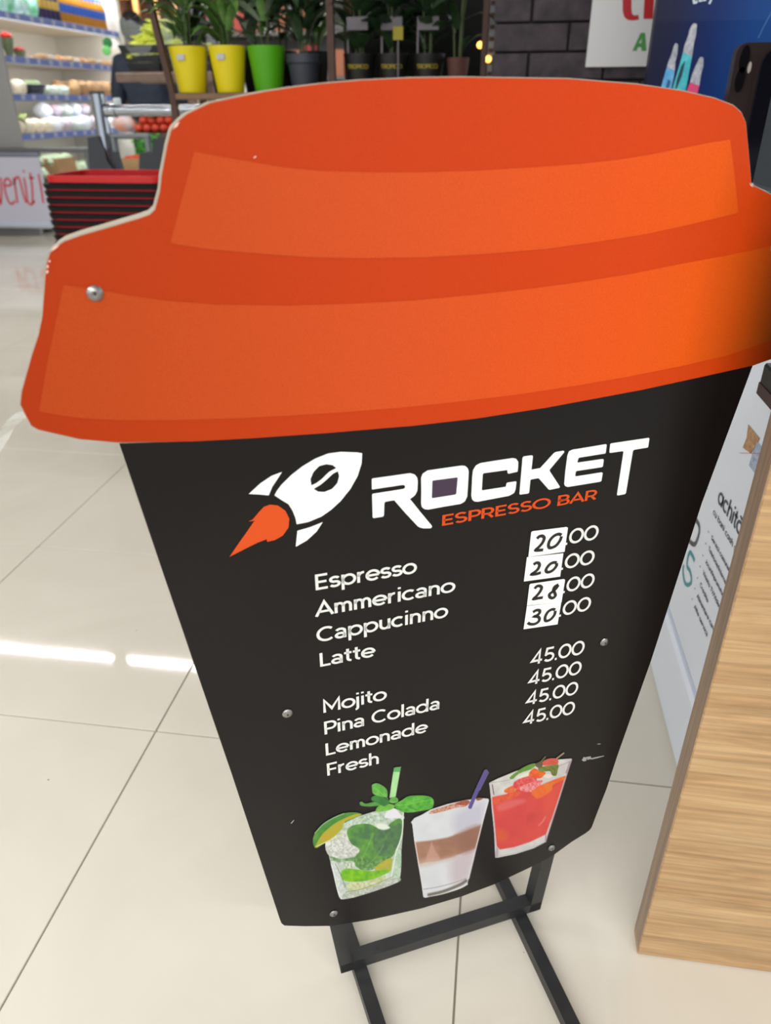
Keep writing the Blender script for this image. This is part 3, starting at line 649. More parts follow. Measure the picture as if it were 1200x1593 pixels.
p.fill([(480,500),(720,420),(740,460),(640,560),(500,560)], (214,80,84), (236,160,160), 20, 8); p.fill([(610,580),(700,500),(860,430),(1030,372),(1010,420),(880,480),(860,560),(700,650),(640,620)], (226,118,24), (232,84,34), 60, 9, soft=12)
p.fill([(575,350),(640,275),(720,310),(790,330),(740,390),(680,400),(600,375)], (232,104,20), (214,70,30), 40, 10); p.fill([(760,370),(820,345),(880,370),(820,400)], (226,214,206), soft=10)
p.fill([(430,390),(560,330),(580,360),(520,385),(440,395)], (226,222,196), soft=10)
p.fill([(345,385),(440,310),(560,240),(650,215),(665,240),(600,290),(460,340),(390,400),(355,410)], (88,134,44), (104,160,52), 40, 11); p.fill([(700,270),(820,240),(945,225),(940,300),(920,365),(870,360),(840,310),(740,320),(705,300)], (122,138,46), (84,96,40), 20, 12)
p.fill([(750,200),(800,165),(880,150),(940,165),(940,220),(860,235),(760,240)], (214,88,80), (196,70,50), 40, 13); p.fill([(660,230),(740,190),(750,250),(700,270)], (96,80,50), soft=8)
p.line([(720,210),(785,130)], 14, (90,92,50)); p.line([(925,155),(1015,85)], 14, (170,150,110))
p.line([(92,470),(115,560),(122,760),(150,1000),(170,1200),(170,1380)], 12, (196,188,196), soft=8); p.line([(125,480),(145,600)], 16, (120,80,96), op=.8); p.line([(1110,165),(1030,420),(930,740),(815,1100),(790,1185)], 12, (190,168,180), soft=8, op=.9); p.line([(1090,200),(1045,330)], 18, (150,110,130), op=.7)
p.line([(180,1370),(420,1325),(640,1255),(790,1185)], 10, (186,184,188)); p.line([(90,456),(280,430),(400,400)], 6, (150,146,140), op=.8); p.line([(950,250),(1100,185)], 6, (130,120,116), op=.8); p.line([(190,1270),(180,1370)], 26, (150,140,150), soft=20, op=.7); p.line([(790,1110),(790,1180)], 16, (130,120,126), soft=12, op=.7)
p.build('red_drink_picture', pm, sign, 'printed picture of a red fruit cocktail')

# ---- black steel frame behind and below the board
FRM = mat('black_steel', (34,34,36), .42, spec=.5, noise=.25, nscale=30)
FB = -TH - .0002
def post(p_top, p_bot):
    (u1, z1), (u0, z0) = p_top, p_bot
    w_ = .009
    mb = MB(); vs = []
    for (u, z) in ((u0, z0), (u1, z1)):
        for du, dd in ((-w_, 0), (w_, 0), (w_, -2*w_), (-w_, -2*w_)): vs.append(B(u+du, z, FB+dd))
    mb.add(vs, [(0,1,2,3),(4,7,6,5),(0,4,5,1),(1,5,6,2),(2,6,7,3),(3,7,4,0)])
    mb.build('upright', FRM, sign, False)
sL, sR = bp(519,1420), bp(858,1318); tL = bp(148,456); tR = (2*AX-tL[0], tL[1])
def ext(a, b, z): k = (z-a[1])/(b[1]-a[1]); return (a[0]+(b[0]-a[0])*k, z)
s3, s4 = bp(447,1109), bp(940,998)
def fp(px, py):
    d = wdir(px, py); X = d * ((D0 + FB) / d.dot(nb)) + O; return (X - P0).dot(hb), X.z
bl0, br0 = ext(s3, sL, .02), ext(s4, sR, .02)
bl = (fp(531,1514)[0]+.009, .02); br = (fp(841.5,1411)[0]-.009, .02)
tl0, tr0 = ext(sL, s3, .83), ext(sR, s4, .83)
post((tl0[0]+bl[0]-bl0[0], .83), bl); post((tr0[0]+br[0]-br0[0], .83), br)
u0, u1 = bl[0]-.009, br[0]+.009
mb = MB(); vs = [B(u, z, FB+d) for u in (u0, u1) for z, d in ((.019, .0), (.019, -.018), (.037, -.018), (.037, .0))]
mb.add(vs, [(0,3,2,1),(4,5,6,7),(0,1,5,4),(1,2,6,5),(2,3,7,6),(3,0,4,7)]); bar = mb.build('cross_bar', FRM, sign, False)
for px, py in ((683,1450),(596.5,1474.5)):
    u, _ = bp(px, py+14); MB().lathe([(.0016, 0), (.0016, .0004)], B(u, .037, FB-.008), 8).build('bolt_hole', SCD, bar, False)
top = MB(); vs = [B(u, z, FB+d) for u in (tL[0]+.02, tR[0]-.02) for z, d in ((.80, 0), (.80, -.018), (.818, -.018), (.818, 0))]
top.add(vs, [(0,3,2,1),(4,5,6,7),(0,1,5,4),(1,2,6,5),(2,3,7,6),(3,0,4,7)]).build('cross_bar', FRM, sign, False)
# skids on the floor, running through under the bar
def skid(px0, px1):
    a = atz(*px0, .018); b_ = atz(*px1, .018); d = (a-b_); d.z = 0; d.normalize(); s_ = Vector((-d.y, d.x, 0))
    w_ = .009; a = Vector((a.x, a.y, 0)); o = MB(); c0 = a + d*.20; c1 = b_ - d*.34
    c1.z = 0; c0.z = 0
    vs = [c + s_*k*w_ + Vector((0, 0, z)) for c in (c0, c1) for k, z in ((-1,.0005),(1,.0005),(1,.019),(-1,.019))]
    o.add(vs, [(0,1,2,3),(4,7,6,5),(0,4,5,1),(1,5,6,2),(2,6,7,3),(3,7,4,0)]); o.build('skid', FRM, sign, False)
skid((560,1504),(588,1590)); skid((813,1430),(889,1588))

#@@RIGHT
# ================================================================ right side: counter, kiosk, posters
cx0, cyf = atz(992,1485).x, atz(992,1485).y
OAK = wood('oak_laminate', (166,130,90), (184,149,106), (196,164,122), (3.2, 60, 34), .5)
OAKE = wood('oak_edge_band_shaded', (146,124,104), (158,136,114), (168,146,124), (60, 60, 3), .6)  # edge colour also carries the shade on the counter's side
ctr = empty('wood_counter', (cx0, cyf, 0), 'light oak laminate counter front standing at the lower right', 'counter')
MB().bbox((cx0, cyf, .001), (1.35, cyf+.034, .96), .0012).build('front_panel', OAK, ctr, False)
MB().box((cx0-.0007, cyf+.0015, .014), (cx0+.0002, cyf+.0325, .955)).build('shaded_edge_band', OAKE, ctr, False)['label'] = 'greyish brown edge band with shade in its colour'
MB().box((.93, cyf+.0345, .001), (1.33, cyf+.46, .955)).build('cabinet_body', OAK, ctr, False)
MB().bbox((cx0-.0, cyf-.004, .9605), (1.38, cyf+.06, .985), .003).build('counter_top', mat('dark_top', (60,56,54), .4), ctr, False)
# payment kiosk
KX = .38
KW = mat('kiosk_white', (228,236,250), .38); 
kio = empty('payment_kiosk', (KX, 1.1, 0), 'white bill payment kiosk with printed side panel behind the oak counter', 'kiosk')
MB().bbox((KX, .78, .165), (.86, 1.46, .918), .006).build('cabinet', KW, kio, False)
zp = .150
MB().bbox((KX-.006, .77, .001), (.87, 1.47, zp+.006), .008).build('plinth', KW, kio, False)
GRY = mat('slate_screen', (62,70,78), .35)
MB().bbox((KX, 1.19, .926), (.86, 1.307, 1.42), .006).build('screen_housing', GRY, kio, False)['label'] = 'slate grey screen housing'
BLK = mat('black_plastic', (14,13,14), .35)
c_o = atx(1177.5, 612, KX-.022); c_t = atx(1183.4, 586, KX-.022)
bx = MB().bbox((KX-.022, .86, c_o.z), (KX+.001, c_o.y, c_t.z+.02), .003).build('bill_slot', BLK, kio, False); bx['label'] = 'black bill acceptor on the side'
MB().bbox((KX-.0235, .862, c_o.z+.001), (KX-.0215, c_o.y-.002, c_o.z+.017), .0005).build('slot_light', mat('dark_red_plastic', (52,22,26), .3), bx, False)
ktx = lambda px, py: (-(atx(px, py, KX).y), atx(px, py, KX).z)
k3 = lambda a, z, d=.0008: Vector((KX-d, -a, z))
kc = lambda x, y: (1030+x/5.69, 740+y/5.69)
KD = mat('dark_print', (70,74,88), .5); KT = mat('teal_print', (60,150,160), .5)
def ktext(s_, a, b_, capv, m, w=.09, rot=None):
    t = MB(); A = ktx(*a); cz = ktx(*capv)[1]
    tot = sum(G[c][1] for c in s_)-.07; Bq = ktx(*b_); sy = (cz-A[1])/.7; sx = (Bq[0]-A[0])/tot; x = -.045; dz = (Bq[1]-A[1])/(Bq[0]-A[0])
    for c in s_:
        for st in G[c][0]:
            vs, fs = stroke(st, w); t.add([k3(A[0]+(x+v.x)*sx, A[1]+v.y*sy+(x+v.x)*sx*dz) for v in vs], fs)
        x += G[c][1]
    t.build('lettering', m, kio, False)
def kc_text(s_, a, b_, hcap, m, w):
    A = kc(*a); ktext(s_, A, kc(*b_), (A[0]+.235*hcap, A[1]-hcap), m, w)
kc_text('@chit#', (497,232), (700,548), 24.5, KD, .11)
kc_text('cu b@ni c@sh $i c', (457,336), (688,735), 8.6, KD, .10)
rows = [('Servicii comunale',(440,560),(612,880)), ('Telefonie/Internet',(415,655),(575,985)), ('Jocuri/Imprumuturi',(390,770),(548,1085)), ('Viniet@ TV/Video',(366,868),(518,1195)), ('Credite',(340,975),(408,1130)), ('Alimentare card',(313,1075),(468,1395)), ('Alte servicii',(290,1170),(402,1430))]
G['J'] = ([[(.3,.7),(.3,.2)] + arc(.17,.19,.13,.145,0,-180)], .38)
for s_, a, b_ in rows: kc_text(s_, a, b_, 6.4, KD, .12)
bu = MB()
for x, y in ((417,498),(392,602),(367,705),(343,805),(320,905),(297,1000),(273,1093)):
    a, z = ktx(*kc(x, y)); bu.add([k3(a+.002*math.cos(t*PI/4), z+.0016*math.sin(t*PI/4)) for t in range(8)], [tuple(range(8))])
bu.build('bullet_dots', KD, kio, False)
def kstroke(pts, w, m, name):
    t = MB(); vs, fs = stroke(spl([ktx(*kc(*p)) for p in pts], 4), w); t.add([k3(v.x, v.y) for v in vs], fs); t.build(name, m, kio, False)
kstroke([(292,752),(272,705),(250,678),(232,730),(226,800),(248,838),(262,890),(262,940),(238,966),(208,950),(192,880),(190,830),(196,790)], .0075, KT, 'logo_letter')
kstroke([(310,395),(332,440),(334,500),(316,565),(296,605),(270,600),(240,560),(232,470),(262,400),(310,395)], .0085, KD, 'logo_letter')
k6 = lambda P: [(1050+x/6.64, 560+y/6.64) for x, y in P]
def kfill(P, m, name, d=.0008):
    t = MB(); fills(t, [k6(P)], ktx, lambda a, z: k3(a, z, d)); return t.build(name, m, kio, False)
kfill([(766,665),(885,810),(845,885),(790,965),(708,905),(750,800)], mat('banknote_amber', (200,160,110), .5, c2=(150,110,90), noise=.01, nscale=160), 'banknote_print')
kfill([(862,850),(936,925),(905,1040),(858,1200),(775,1090),(812,960)], mat('banknote_blue', (120,150,190), .5, c2=(190,196,214), noise=.01, nscale=160), 'banknote_print', .0010)
kfill([(680,958),(925,964),(925,969),(680,963)], mat('red_line', (200,110,120), .5), 'red_line', .0013)
# phone-shaped advertising board behind the kiosk
PY = 1.80
a = aty(1143,66,PY); ph = empty('phone_display_board', (a.x+.1, PY+.02, 0), 'tall dark brown smartphone-shaped advertising board with two lenses at the right edge', 'display board')
x0 = aty(1139,120,PY).x; zt = aty(1160,66,PY).z
def rrect(x0, z0, x1, z1, r, n=6):
    o = []
    for cx_, cz_, a0 in ((x1-r, z1-r, 0), (x0+r, z1-r, 90), (x0+r, z0+r, 180), (x1-r, z0+r, 270)):
        for i in range(n+1): t_ = math.radians(a0+90*i/n); o.append((cx_+r*math.cos(t_), cz_+r*math.sin(t_)))
    return o
MB().prism([Vector((x, PY, z)) for x, z in rrect(x0, .0, x0+.46, zt, .02)], Vector((0, .03, 0))).build('panel', mat('dark_brown_gloss', (50,38,36), .35), ph, False)
lensm = mat('lens_black', (12,8,10), .25)
for (px, py, rx, rz) in ((1158,92,.009,.024),(1151,124,.009,.022)):
    c = aty(px, py, PY); MB().prism([Vector((c.x+rx*math.cos(t*PI/10), PY-.004, c.z+rz*math.sin(t*PI/10))) for t in range(20)], Vector((0, .004, 0))).build('lens', lensm, ph, False)
c = aty(1166,105,PY); MB().prism([Vector((c.x+.0035*math.cos(t*PI/6), PY-.003, c.z+.010*math.sin(t*PI/6))) for t in range(12)], Vector((0, .003, 0))).build('flash_dot', mat('flash_pale', (190,180,172), .4), ph, False)
c0 = aty(1190,66,PY)
MB().prism([Vector((x, PY-.012, z)) for x, z in rrect(c0.x, .1, c0.x+.30, c0.z-.008, .03)], Vector((0, .0115, 0))).build('second_phone', mat('black_gloss', (16,15,24), .18), ph, False)
# blue advertising panel
BPY = 2.1
bl_ = aty(1006,126,BPY); 
blue = empty('blue_poster_panel', (bl_.x+.4, BPY+.02, 0), 'deep blue advertising panel with three pen-like tubes behind the sign', 'poster')
BLU = ramp_mat('navy_to_blue', [(-.42,(18,16,40)),(-.35,(16,24,62)),(-.27,(8,38,98)),(-.18,(6,62,130)),(.10,(8,80,150)),(.45,(14,90,160))], (1, 0, .0), .4, .02, .3)
MB().box((bl_.x, BPY, .001), (bl_.x+.95, BPY+.035, 2.2)).build('panel', BLU, blue, False)
b5 = lambda P: [(1000+x/6, y/6) for x, y in P]
by2 = lambda px, py: (aty(px, py, BPY).x, aty(px, py, BPY).z)
def bfill(P, m, name, d=.0008):
    t = MB(); fills(t, [b5(P)], by2, lambda x, z: Vector((x, BPY-d, z))); return t.build(name, m, blue, False)
TIP = mat('tube_tip_white', (196,198,206), .5, c2=(140,146,160), noise=.01, nscale=120)
bfill([(460,235),(480,216),(508,226),(498,330),(480,400),(462,530),(378,490),(390,430),(430,320),(436,285)], TIP, 'tube_tip')
bfill([(296,420),(310,402),(332,415),(325,500),(306,580),(300,660),(228,628),(240,580),(272,500)], TIP, 'tube_tip')
bfill([(530,545),(545,530),(568,540),(566,620),(540,720),(530,800),(444,770),(460,700),(498,610)], TIP, 'tube_tip')
bfill([(378,488),(462,530),(440,640),(400,860),(270,860),(330,660)], mat('tube_teal', (44,168,184), .5, c2=(90,200,210), noise=.01, nscale=50), 'tube_print')
bfill([(228,626),(300,662),(290,720),(262,860),(160,860),(200,720)], mat('tube_blue', (70,150,210), .5, c2=(120,190,230), noise=.01, nscale=50), 'tube_print')
bfill([(444,768),(530,800),(510,880),(400,880)], mat('tube_pink', (214,70,120), .5), 'tube_print')
bfill([(360,620),(400,560),(370,700),(330,800),(300,860),(320,740)], mat('tube_dark', (20,60,76), .5), 'tube_shade', .0012)
bfill([(240,740),(262,760),(240,840),(205,850)], mat('tube_dark2', (30,90,130), .5), 'tube_shade', .0012)
txt = MB()
b12 = lambda P: [(1040+x/12, y/12) for x, y in P]
for st, w_ in (([(480,-60),(475,0),(482,50),(520,46),(545,25),(548,-60)], .005), ([(560,-60),(560,5),(600,12),(640,5)], .005), ([(650,-60),(640,-10),(670,2),(712,-10)], .0045), ([(815,-60),(800,0),(765,75)], .0045)):
    vs, fs = stroke([by2(*q) for q in b12(st)], w_); txt.add([Vector((v.x, BPY-.0008, v.y)) for v in vs], fs)
txt.build('lettering', mat('pale_blue_print', (190,206,222), .5), blue, False)
st = MB(); vs, fs = stroke([by2(*q) for q in b5([(1080,355),(1130,250),(1200,120),(1290,-60)])], .0015); st.add([Vector((v.x, BPY-.0008, v.y)) for v in vs], fs); st.build('light_streak', mat('streak_blue', (70,130,180), .5), blue, False)
# white poster on the brick wall
WY = BY - .004
wl = aty(911,103,WY); wp = empty('white_wall_poster', (wl.x+.15, WY, wl.z), 'white poster with big red and green letters on the dark brick wall', 'poster')
MB().box((wl.x, WY-.005, aty(950,104,WY).z), (wl.x+.42, WY, 1.75)).build('sheet', mat('poster_white', (206,206,208), .5), wp, False)
wy2 = lambda px, py: (aty(px, py, WY-.005).x, aty(px, py, WY-.005).z)
w8 = lambda P: [(780+x/2.857, y/2.857) for x, y in P]
def wfill(P, m, hole=None):
    t = MB(); fills(t, [w8(P)]+([w8(hole)] if hole else []), wy2, lambda x, z: Vector((x, WY-.0058, z))); return t.build('poster_letter', m, wp, False)
RED = mat('poster_red', (176,18,28), .5); GRN = mat('poster_green', (70,140,70), .5)
wfill([(540,-60),(540,50),(548,76),(562,88),(585,91),(612,87),(610,66),(592,69),(582,62),(579,40),(579,-60)], RED); wfill([(640,-60),(632,84),(674,84),(684,-60)], RED)
wfill([(583,226),(620,146),(640,146),(646,226),(625,227),(622,210),(608,210),(602,226)], GRN, [(612,192),(623,192),(624,170)])
wfill([(662,224),(668,142),(690,142),(684,205),(715,203),(713,222)], GRN)

#@@BACK
# ================================================================ plant rack
RY = 2.9
DWD = mat('dark_stained_wood', (70,44,32), .6, noise=.2, nscale=14); LWD = mat('shelf_board', (120,92,66), .6, noise=.15, nscale=12)
zs = aty(380,139,RY).z - .01
xl, xm, xr = aty(272,130,RY).x, aty(515,60,RY).x, aty(754,60,RY).x
rack = empty('plant_rack', ((xl+xr)/2, RY+.12, 0), 'dark brown wooden rack carrying rows of potted plants', 'rack')
def beam(name, p0, p1, w_, d_, m, parent):
    p0 = Vector(p0); p1 = Vector(p1); vs = []
    for p in (p0, p1):
        for a_, b_ in ((-1,-1),(1,-1),(1,1),(-1,1)): vs.append(p + Vector((a_*w_/2, b_*d_/2, 0)))
    return MB().add(vs, [(0,3,2,1),(4,5,6,7),(0,1,5,4),(1,2,6,5),(2,3,7,6),(3,0,4,7)]).build(name, m, parent, False)
sl = (aty(275,137,RY).x - aty(241,0,RY).x) / (aty(241,0,RY).z - aty(275,137,RY).z)
for dy in (0, .30):
    beam('post', (xl+.005+sl*zs*0-.0, RY+dy, 0), (xl-.012, RY+dy, zs), .022, .022, DWD, rack)
    beam('post', (xl-.012, RY+dy, zs), (xl-.012-sl*.9, RY+dy, zs+.9), .020, .022, DWD, rack)
    beam('post', (xm, RY+dy, 0), (xm, RY+dy, 2.0), .024, .022, DWD, rack)
    beam('post', (xr, RY+dy, 0), (xr, RY+dy, 2.0), .016, .022, DWD, rack)
for z in (.35, .72, zs):
    for k in range(3): MB().bbox((xl+.0, RY-.012+.112*k, z-.02), (xr+.008, RY+.092+.112*k, z-.001), .002).build('shelf_plank', LWD, rack, False)
MB().box((xm+.01, RY+.325, .2), (xr+.02, RY+.335, 2.0)).build('back_board', mat('near_black_backdrop', (16,20,18), .8), rack, False)  # added near-black sheet that supplies the darkness behind the plants
def pot_mesh(r0, r1, h, lip=0):
    p_ = [(r0*.96, .0), (r0, .003)]
    if lip: p_ += [(r1*.90, h-lip), (r1, h-lip+.003), (r1, h), (r1-.004, h), (r1*.86, h-.02), (.01, h-.02)]
    else: p_ += [(r1*.985, h-.006), (r1, h-.003), (r1, h), (r1-.004, h), (r1*.93, h-.02), (.01, h-.02)]
    return p_
leaf_m = [mat('leaf_mid_green', (70,112,46), .45, c2=(108,146,74), noise=.05, nscale=30), mat('leaf_dark_green', (26,46,26), .4, c2=(44,70,40), noise=.05, nscale=30), mat('leaf_grey_green', (106,128,104), .5, c2=(146,162,140), noise=.05, nscale=30)]
def leaf_mesh(Lg, wd, droop, seed):
    random.seed(seed); mb = MB(); vs = []; n = 6
    for i in range(n+1):
        t_ = i/n; w_ = wd*math.sin(PI*min(1, .12+t_*.88))**.8*.5+.001
        x = Lg*(t_*math.cos(.6)+0.0)*(1-.1*t_); z = Lg*(t_*.9 - droop*t_*t_)
        vs += [(x, -w_, z+w_*.25), (x, 0, z), (x, w_, z+w_*.25)]
    fs = []
    for i in range(n):
        for k in range(2): a_ = i*3+k; fs.append((a_, a_+1, a_+4, a_+3))
    return mb.add(vs, fs).mesh('leaf')
LEAF = {}
for k in (0, 1, 2, 4):
    LEAF[k] = []
    for v in range(3):
        me = leaf_mesh(.13+.03*v, .026+.006*v, .35+.25*v, v); me.materials.append(leaf_m[k if k < 4 else (0, 2, 1)[v]]); LEAF[k].append(me)
WIDE = leaf_mesh(.12, .05, .5, 3); WIDE.materials.append(leaf_m[1])
def plant(px, py_top, wpx, hpx, potm, label, kind, group=None, lip=0, yoff=.05, nl=22, hs=.30, tagm=None, txt_=None):
    Y = RY + yoff; c = aty(px, py_top, Y); r1 = wpx/2*Y/1309.; h = hpx*Y/1309.
    base = zs + .0005
    h = max(.06, c.z - base)
    t = empty('potted_plant', (c.x, Y, base), label, 'plant', group)
    po = MB().lathe(pot_mesh(r1*.72, r1, h, lip), t.location, 24).build('pot', potm, t)
    MB().lathe([(r1*.90, h-.018), (.008, h-.012)], t.location, 16).build('soil', mat('potting_soil', (48,36,28), .95, noise=.4, nscale=200), t)
    st = MB(); random.seed(int(px))
    for q in range(3):
        a_ = q*2.1+px; st.path([t.location+Vector((.012*math.cos(a_), .012*math.sin(a_), h-.016)), t.location+Vector((.02*math.cos(a_), .02*math.sin(a_), h+.12)), t.location+Vector((.035*math.cos(a_), .03*math.sin(a_), h+hs))], .0035, 6)
    st.build('stem', mat('plant_stem', (70,84,48), .7), t)
    for q in range(nl):
        o = link('leaf', LEAF[kind][q % 3] if kind != 3 else WIDE, t)
        zz = random.uniform(.01, hs); a_ = random.uniform(0, 2*PI)
        o.location = (.02*math.cos(a_), .015*math.sin(a_), h + zz); o.rotation_euler = (random.uniform(-.3,.3), random.uniform(-.35,.35), a_)
        k_ = random.uniform(.75, 1.15); o.scale = (k_, k_, k_)
    if tagm:
        cy_ = math.sqrt(1)*r1*.955
        MB().bbox((c.x-.018, Y-r1*.98-.002, base+h*.70), (c.x+.010, Y-r1*.90, base+h*.82), .001, None).build('price_label', tagm, t, False)
    return t, c.x, r1, h, base
YEL = mat('yellow_pot', (222,204,22), .38, spec=.5); GPT = mat('green_pot', (76,158,14), .38); GRP = mat('charcoal_pot', (46,50,60), .5); BKP = mat('black_pot', (12,12,12), .5); TER = mat('brown_pot', (84,50,44), .7)
LBL = mat('silver_label', (176,178,186), .5)
plant(292, 73, 61, 66, YEL, 'plant in a tall yellow pot at the left end of the rack', 0, nl=46, tagm=LBL)
plant(353, 72, 59, 66, YEL, 'plant in a tall yellow pot beside the bright green pot', 0, nl=50, tagm=LBL)
plant(414, 72, 59, 66, GPT, 'dense plant in a tall bright green pot', 4, nl=54)
plant(472, 84, 54, 56, GRP, 'dark-leaved plant in a charcoal rimmed pot', 1, lip=.03, nl=44)
PR = mat('pot_print_yellow', (150,132,20), .6)
DT = mat('grey_shelf_tag', (104,98,104), .6)
for i, (px, lb) in enumerate(((560,'broad-leaved plant in a black pot right of the middle post'), (612,'broad-leaved plant in the middle black pot with yellow tag beside it'), (667,'broad-leaved plant in the rightmost black pot'))):
    t, x, r1, h, base = plant(px, 84, 50, 54, BKP, lb, 3, nl=34, hs=.22)
    tt = MB(); s_ = 'TROPICO'; tot = sum((G[c][1] if c in G else .2) for c in s_)-.07; W_ = r1*1.25
    xx = -.045
    for c in s_:
        for stp in G[c][0]:
            vs, fs = stroke(stp, .12)
            def wrap(v):
                X = (xx+v.x)/tot*W_-W_/2; rr = r1*(.72+.28*.72)+.0025; return Vector((x+X, RY+.05-math.sqrt(max(0, rr*rr-X*X)), base+h*.60+v.y*.018))
            tt.add([wrap(v) for v in vs], fs)
        xx += G[c][1]
    tt.build('pot_lettering', PR, t, False)
    # grey header tag standing in the pot
    MB().bbox((x-.037, RY+.012, base+h-.02), (x-.035+.004, RY+.014, base+h+.075), .0005).build('tag_stick', DT, t, False)
    MB().bbox((x-.036, RY+.009, base+h+.066), (x+.036, RY+.0115, base+h+.104), .0005).build('header_tag', DT, t, False)['label'] = 'grey header tag'
plant(713, 90, 34, 46, TER, 'small brown pot with trailing leaves beside the right post', 1, nl=12, hs=.2)
# second row of plants at the back of the rack
for i, px in enumerate((300, 345, 395, 440, 490)):
    plant(px, 80, 44, 40, BKP, 'green plant at the back of the rack, ' + ('behind the left yellow pot','behind the right yellow pot','behind the green pot','between the green and charcoal pots','just left of the middle post')[i], (1,0,2,1,0)[i], group='plants in the back row of the rack', yoff=.21, nl=52, hs=.34)
# yellow plant tag
yt = aty(620,52,RY-.0); 
MB().bbox((yt.x-.017, RY-.008, yt.z-.019), (yt.x+.017, RY-.006, yt.z+.019), .0005).build('yellow_card', mat('yellow_card', (140,128,10), .6), rack, False)
MB().box((yt.x-.002, RY-.0055, zs), (yt.x+.002, RY-.0035, yt.z)).build('card_stick', DT, rack, False)
# measuring strip with little lamps right of the rack
lx = aty(766,60,RY+.1)
ld = empty('light_ladder', (lx.x, RY+.1, 0), 'narrow pale ladder strip with warm lights between plant rack and brick wall', 'lamp')
MB().box((lx.x-.012, RY+.10, 0), (lx.x+.012, RY+.115, 2.0)).build('strip', mat('pale_strip', (130,132,140), .5), ld, False)
for k in range(26):
    MB().box((lx.x-.010, RY+.096, .92+.034*k), (lx.x+.006, RY+.0995, .932+.034*k)).build('rung', DWD, ld, False)
for px, py in ((747,70),(760,92)):
    c = aty(px, py, RY+.085); MB().ball(c, .011, 8, 6).build('bulb', mat('warm_lamp', (255,190,90), .5, emit=2.5), ld)

# ================================================================ greengrocery: trestle, crates, person
TY = 4.5
bzt = aty(225,113,TY).z; bzb = aty(225,128,TY).z; bxl = aty(186,120,TY).x
tres = empty('wooden_trestle', (bxl+.35, TY, 0), 'rough wooden trestle beam carrying produce crates left of the plants', 'stand')
PNK = mat('rough_beam', (128,108,96), .7, noise=.2, nscale=18)
MB().bbox((bxl, TY-.05, bzb), (bxl+.95, TY+.0, bzt), .006).build('beam', PNK, tres, False)
MB().bbox((bxl, TY+.26, bzb), (bxl+.95, TY+.31, bzt), .006).build('beam', PNK, tres, False)
for x in (bxl+.40, bxl+.90):
    for y in (TY-.045, TY+.265): MB().box((x, y, 0), (x+.04, y+.04, bzb+.001)).build('leg', PNK, tres, False)
CRT = mat('dark_crate', (34,36,40), .5); FILM = mat('clear_liner', (214,222,230), .25, alpha=.26); PEP = mat('yellow_green_pepper', (186,200,40), .35, c2=(206,214,90), noise=.05, nscale=30)
def crate(name, x0, x1, y0, y1, z0, z1, m, label, group=None, taper=.03, slats=True):
    t = empty(name, ((x0+x1)/2, (y0+y1)/2, z0), label, 'crate', group)
    MB().box((x0+taper, y0+taper, z0), (x1-taper, y1-taper, z0+.008)).build('base', m, t, False)
    def side(a0, a1, b0, b1, th):
        n = 3
        for k in range(n):
            f0 = k/n+.04; f1 = (k+1)/n-.02
            def P(f, top): return [Vector(a0).lerp(Vector(b0), f), Vector(a1).lerp(Vector(b1), f)]
            q0 = P(f0, 0); q1 = P(f1, 0)
            nn = (q0[1]-q0[0]).cross(q1[0]-q0[0]).normalized()*th
            MB().prism([q0[0], q0[1], q1[1], q1[0]], nn).build('side_slat', m, t, False)
    tp = taper; zb = z0+.008
    side((x0+tp,y0+tp,zb),(x1-tp,y0+tp,zb),(x0,y0,z1),(x1,y0,z1),.004); side((x1-tp,y1-tp,zb),(x0+tp,y1-tp,zb),(x1,y1,z1),(x0,y1,z1),.004)
    side((x0+tp,y1-tp,zb),(x0+tp,y0+tp,zb),(x0,y1,z1),(x0,y0,z1),.004); side((x1-tp,y0+tp,zb),(x1-tp,y1-tp,zb),(x1,y0,z1),(x1,y1,z1),.004)
    rm = MB(); 
    rm.path([(x0,y0,z1),(x1,y0,z1),(x1,y1,z1),(x0,y1,z1)], .006, 6, True); rm.build('rim', m, t)
    return t
cz0 = bzt+.001; 
def film(t, x0, x1, y0, y1, z0, z1, zup):
    mb = MB(); N = 24; vs = []
    for lv, (gz, g) in enumerate(((z0+.012,.0), (z1, .012), (zup, .03))):
        for i in range(N):
            a_ = 2*PI*i/N; cx_ = (x0+x1)/2; cy_ = (y0+y1)/2; ex = (x1-x0)/2+(-.035 if lv == 0 else g); ey = (y1-y0)/2+(-.035 if lv == 0 else g)
            ca, sa = math.cos(a_), math.sin(a_); k = (abs(ca)**4+abs(sa)**4)**-.25
            vs.append(Vector((cx_+ex*ca*k, cy_+ey*sa*k, gz+(0 if lv == 0 else random.uniform(-.02,.015))*(1 if lv == 2 else .3)*(1.6 if sa > 0 else .8))))
    fs = []
    for lv in range(2):
        for i in range(N):
            j = (i+1) % N
            if lv == 1 and math.sin(2*PI*(i+.5)/N) < -.5: continue
            fs.append((lv*N+i, lv*N+j, (lv+1)*N+j, (lv+1)*N+i))
    mb.add(vs, fs).build('plastic_liner', FILM, t)
pepm = MB().lathe([(.004, 0), (.013, .008), (.017, .03), (.014, .06), (.008, .09), (.002, .108)], n=8); pepme = pepm.mesh('yellow_pepper'); pepme.materials.append(PEP)
cxa, cxb = aty(190,80,TY).x, aty(252,80,TY).x
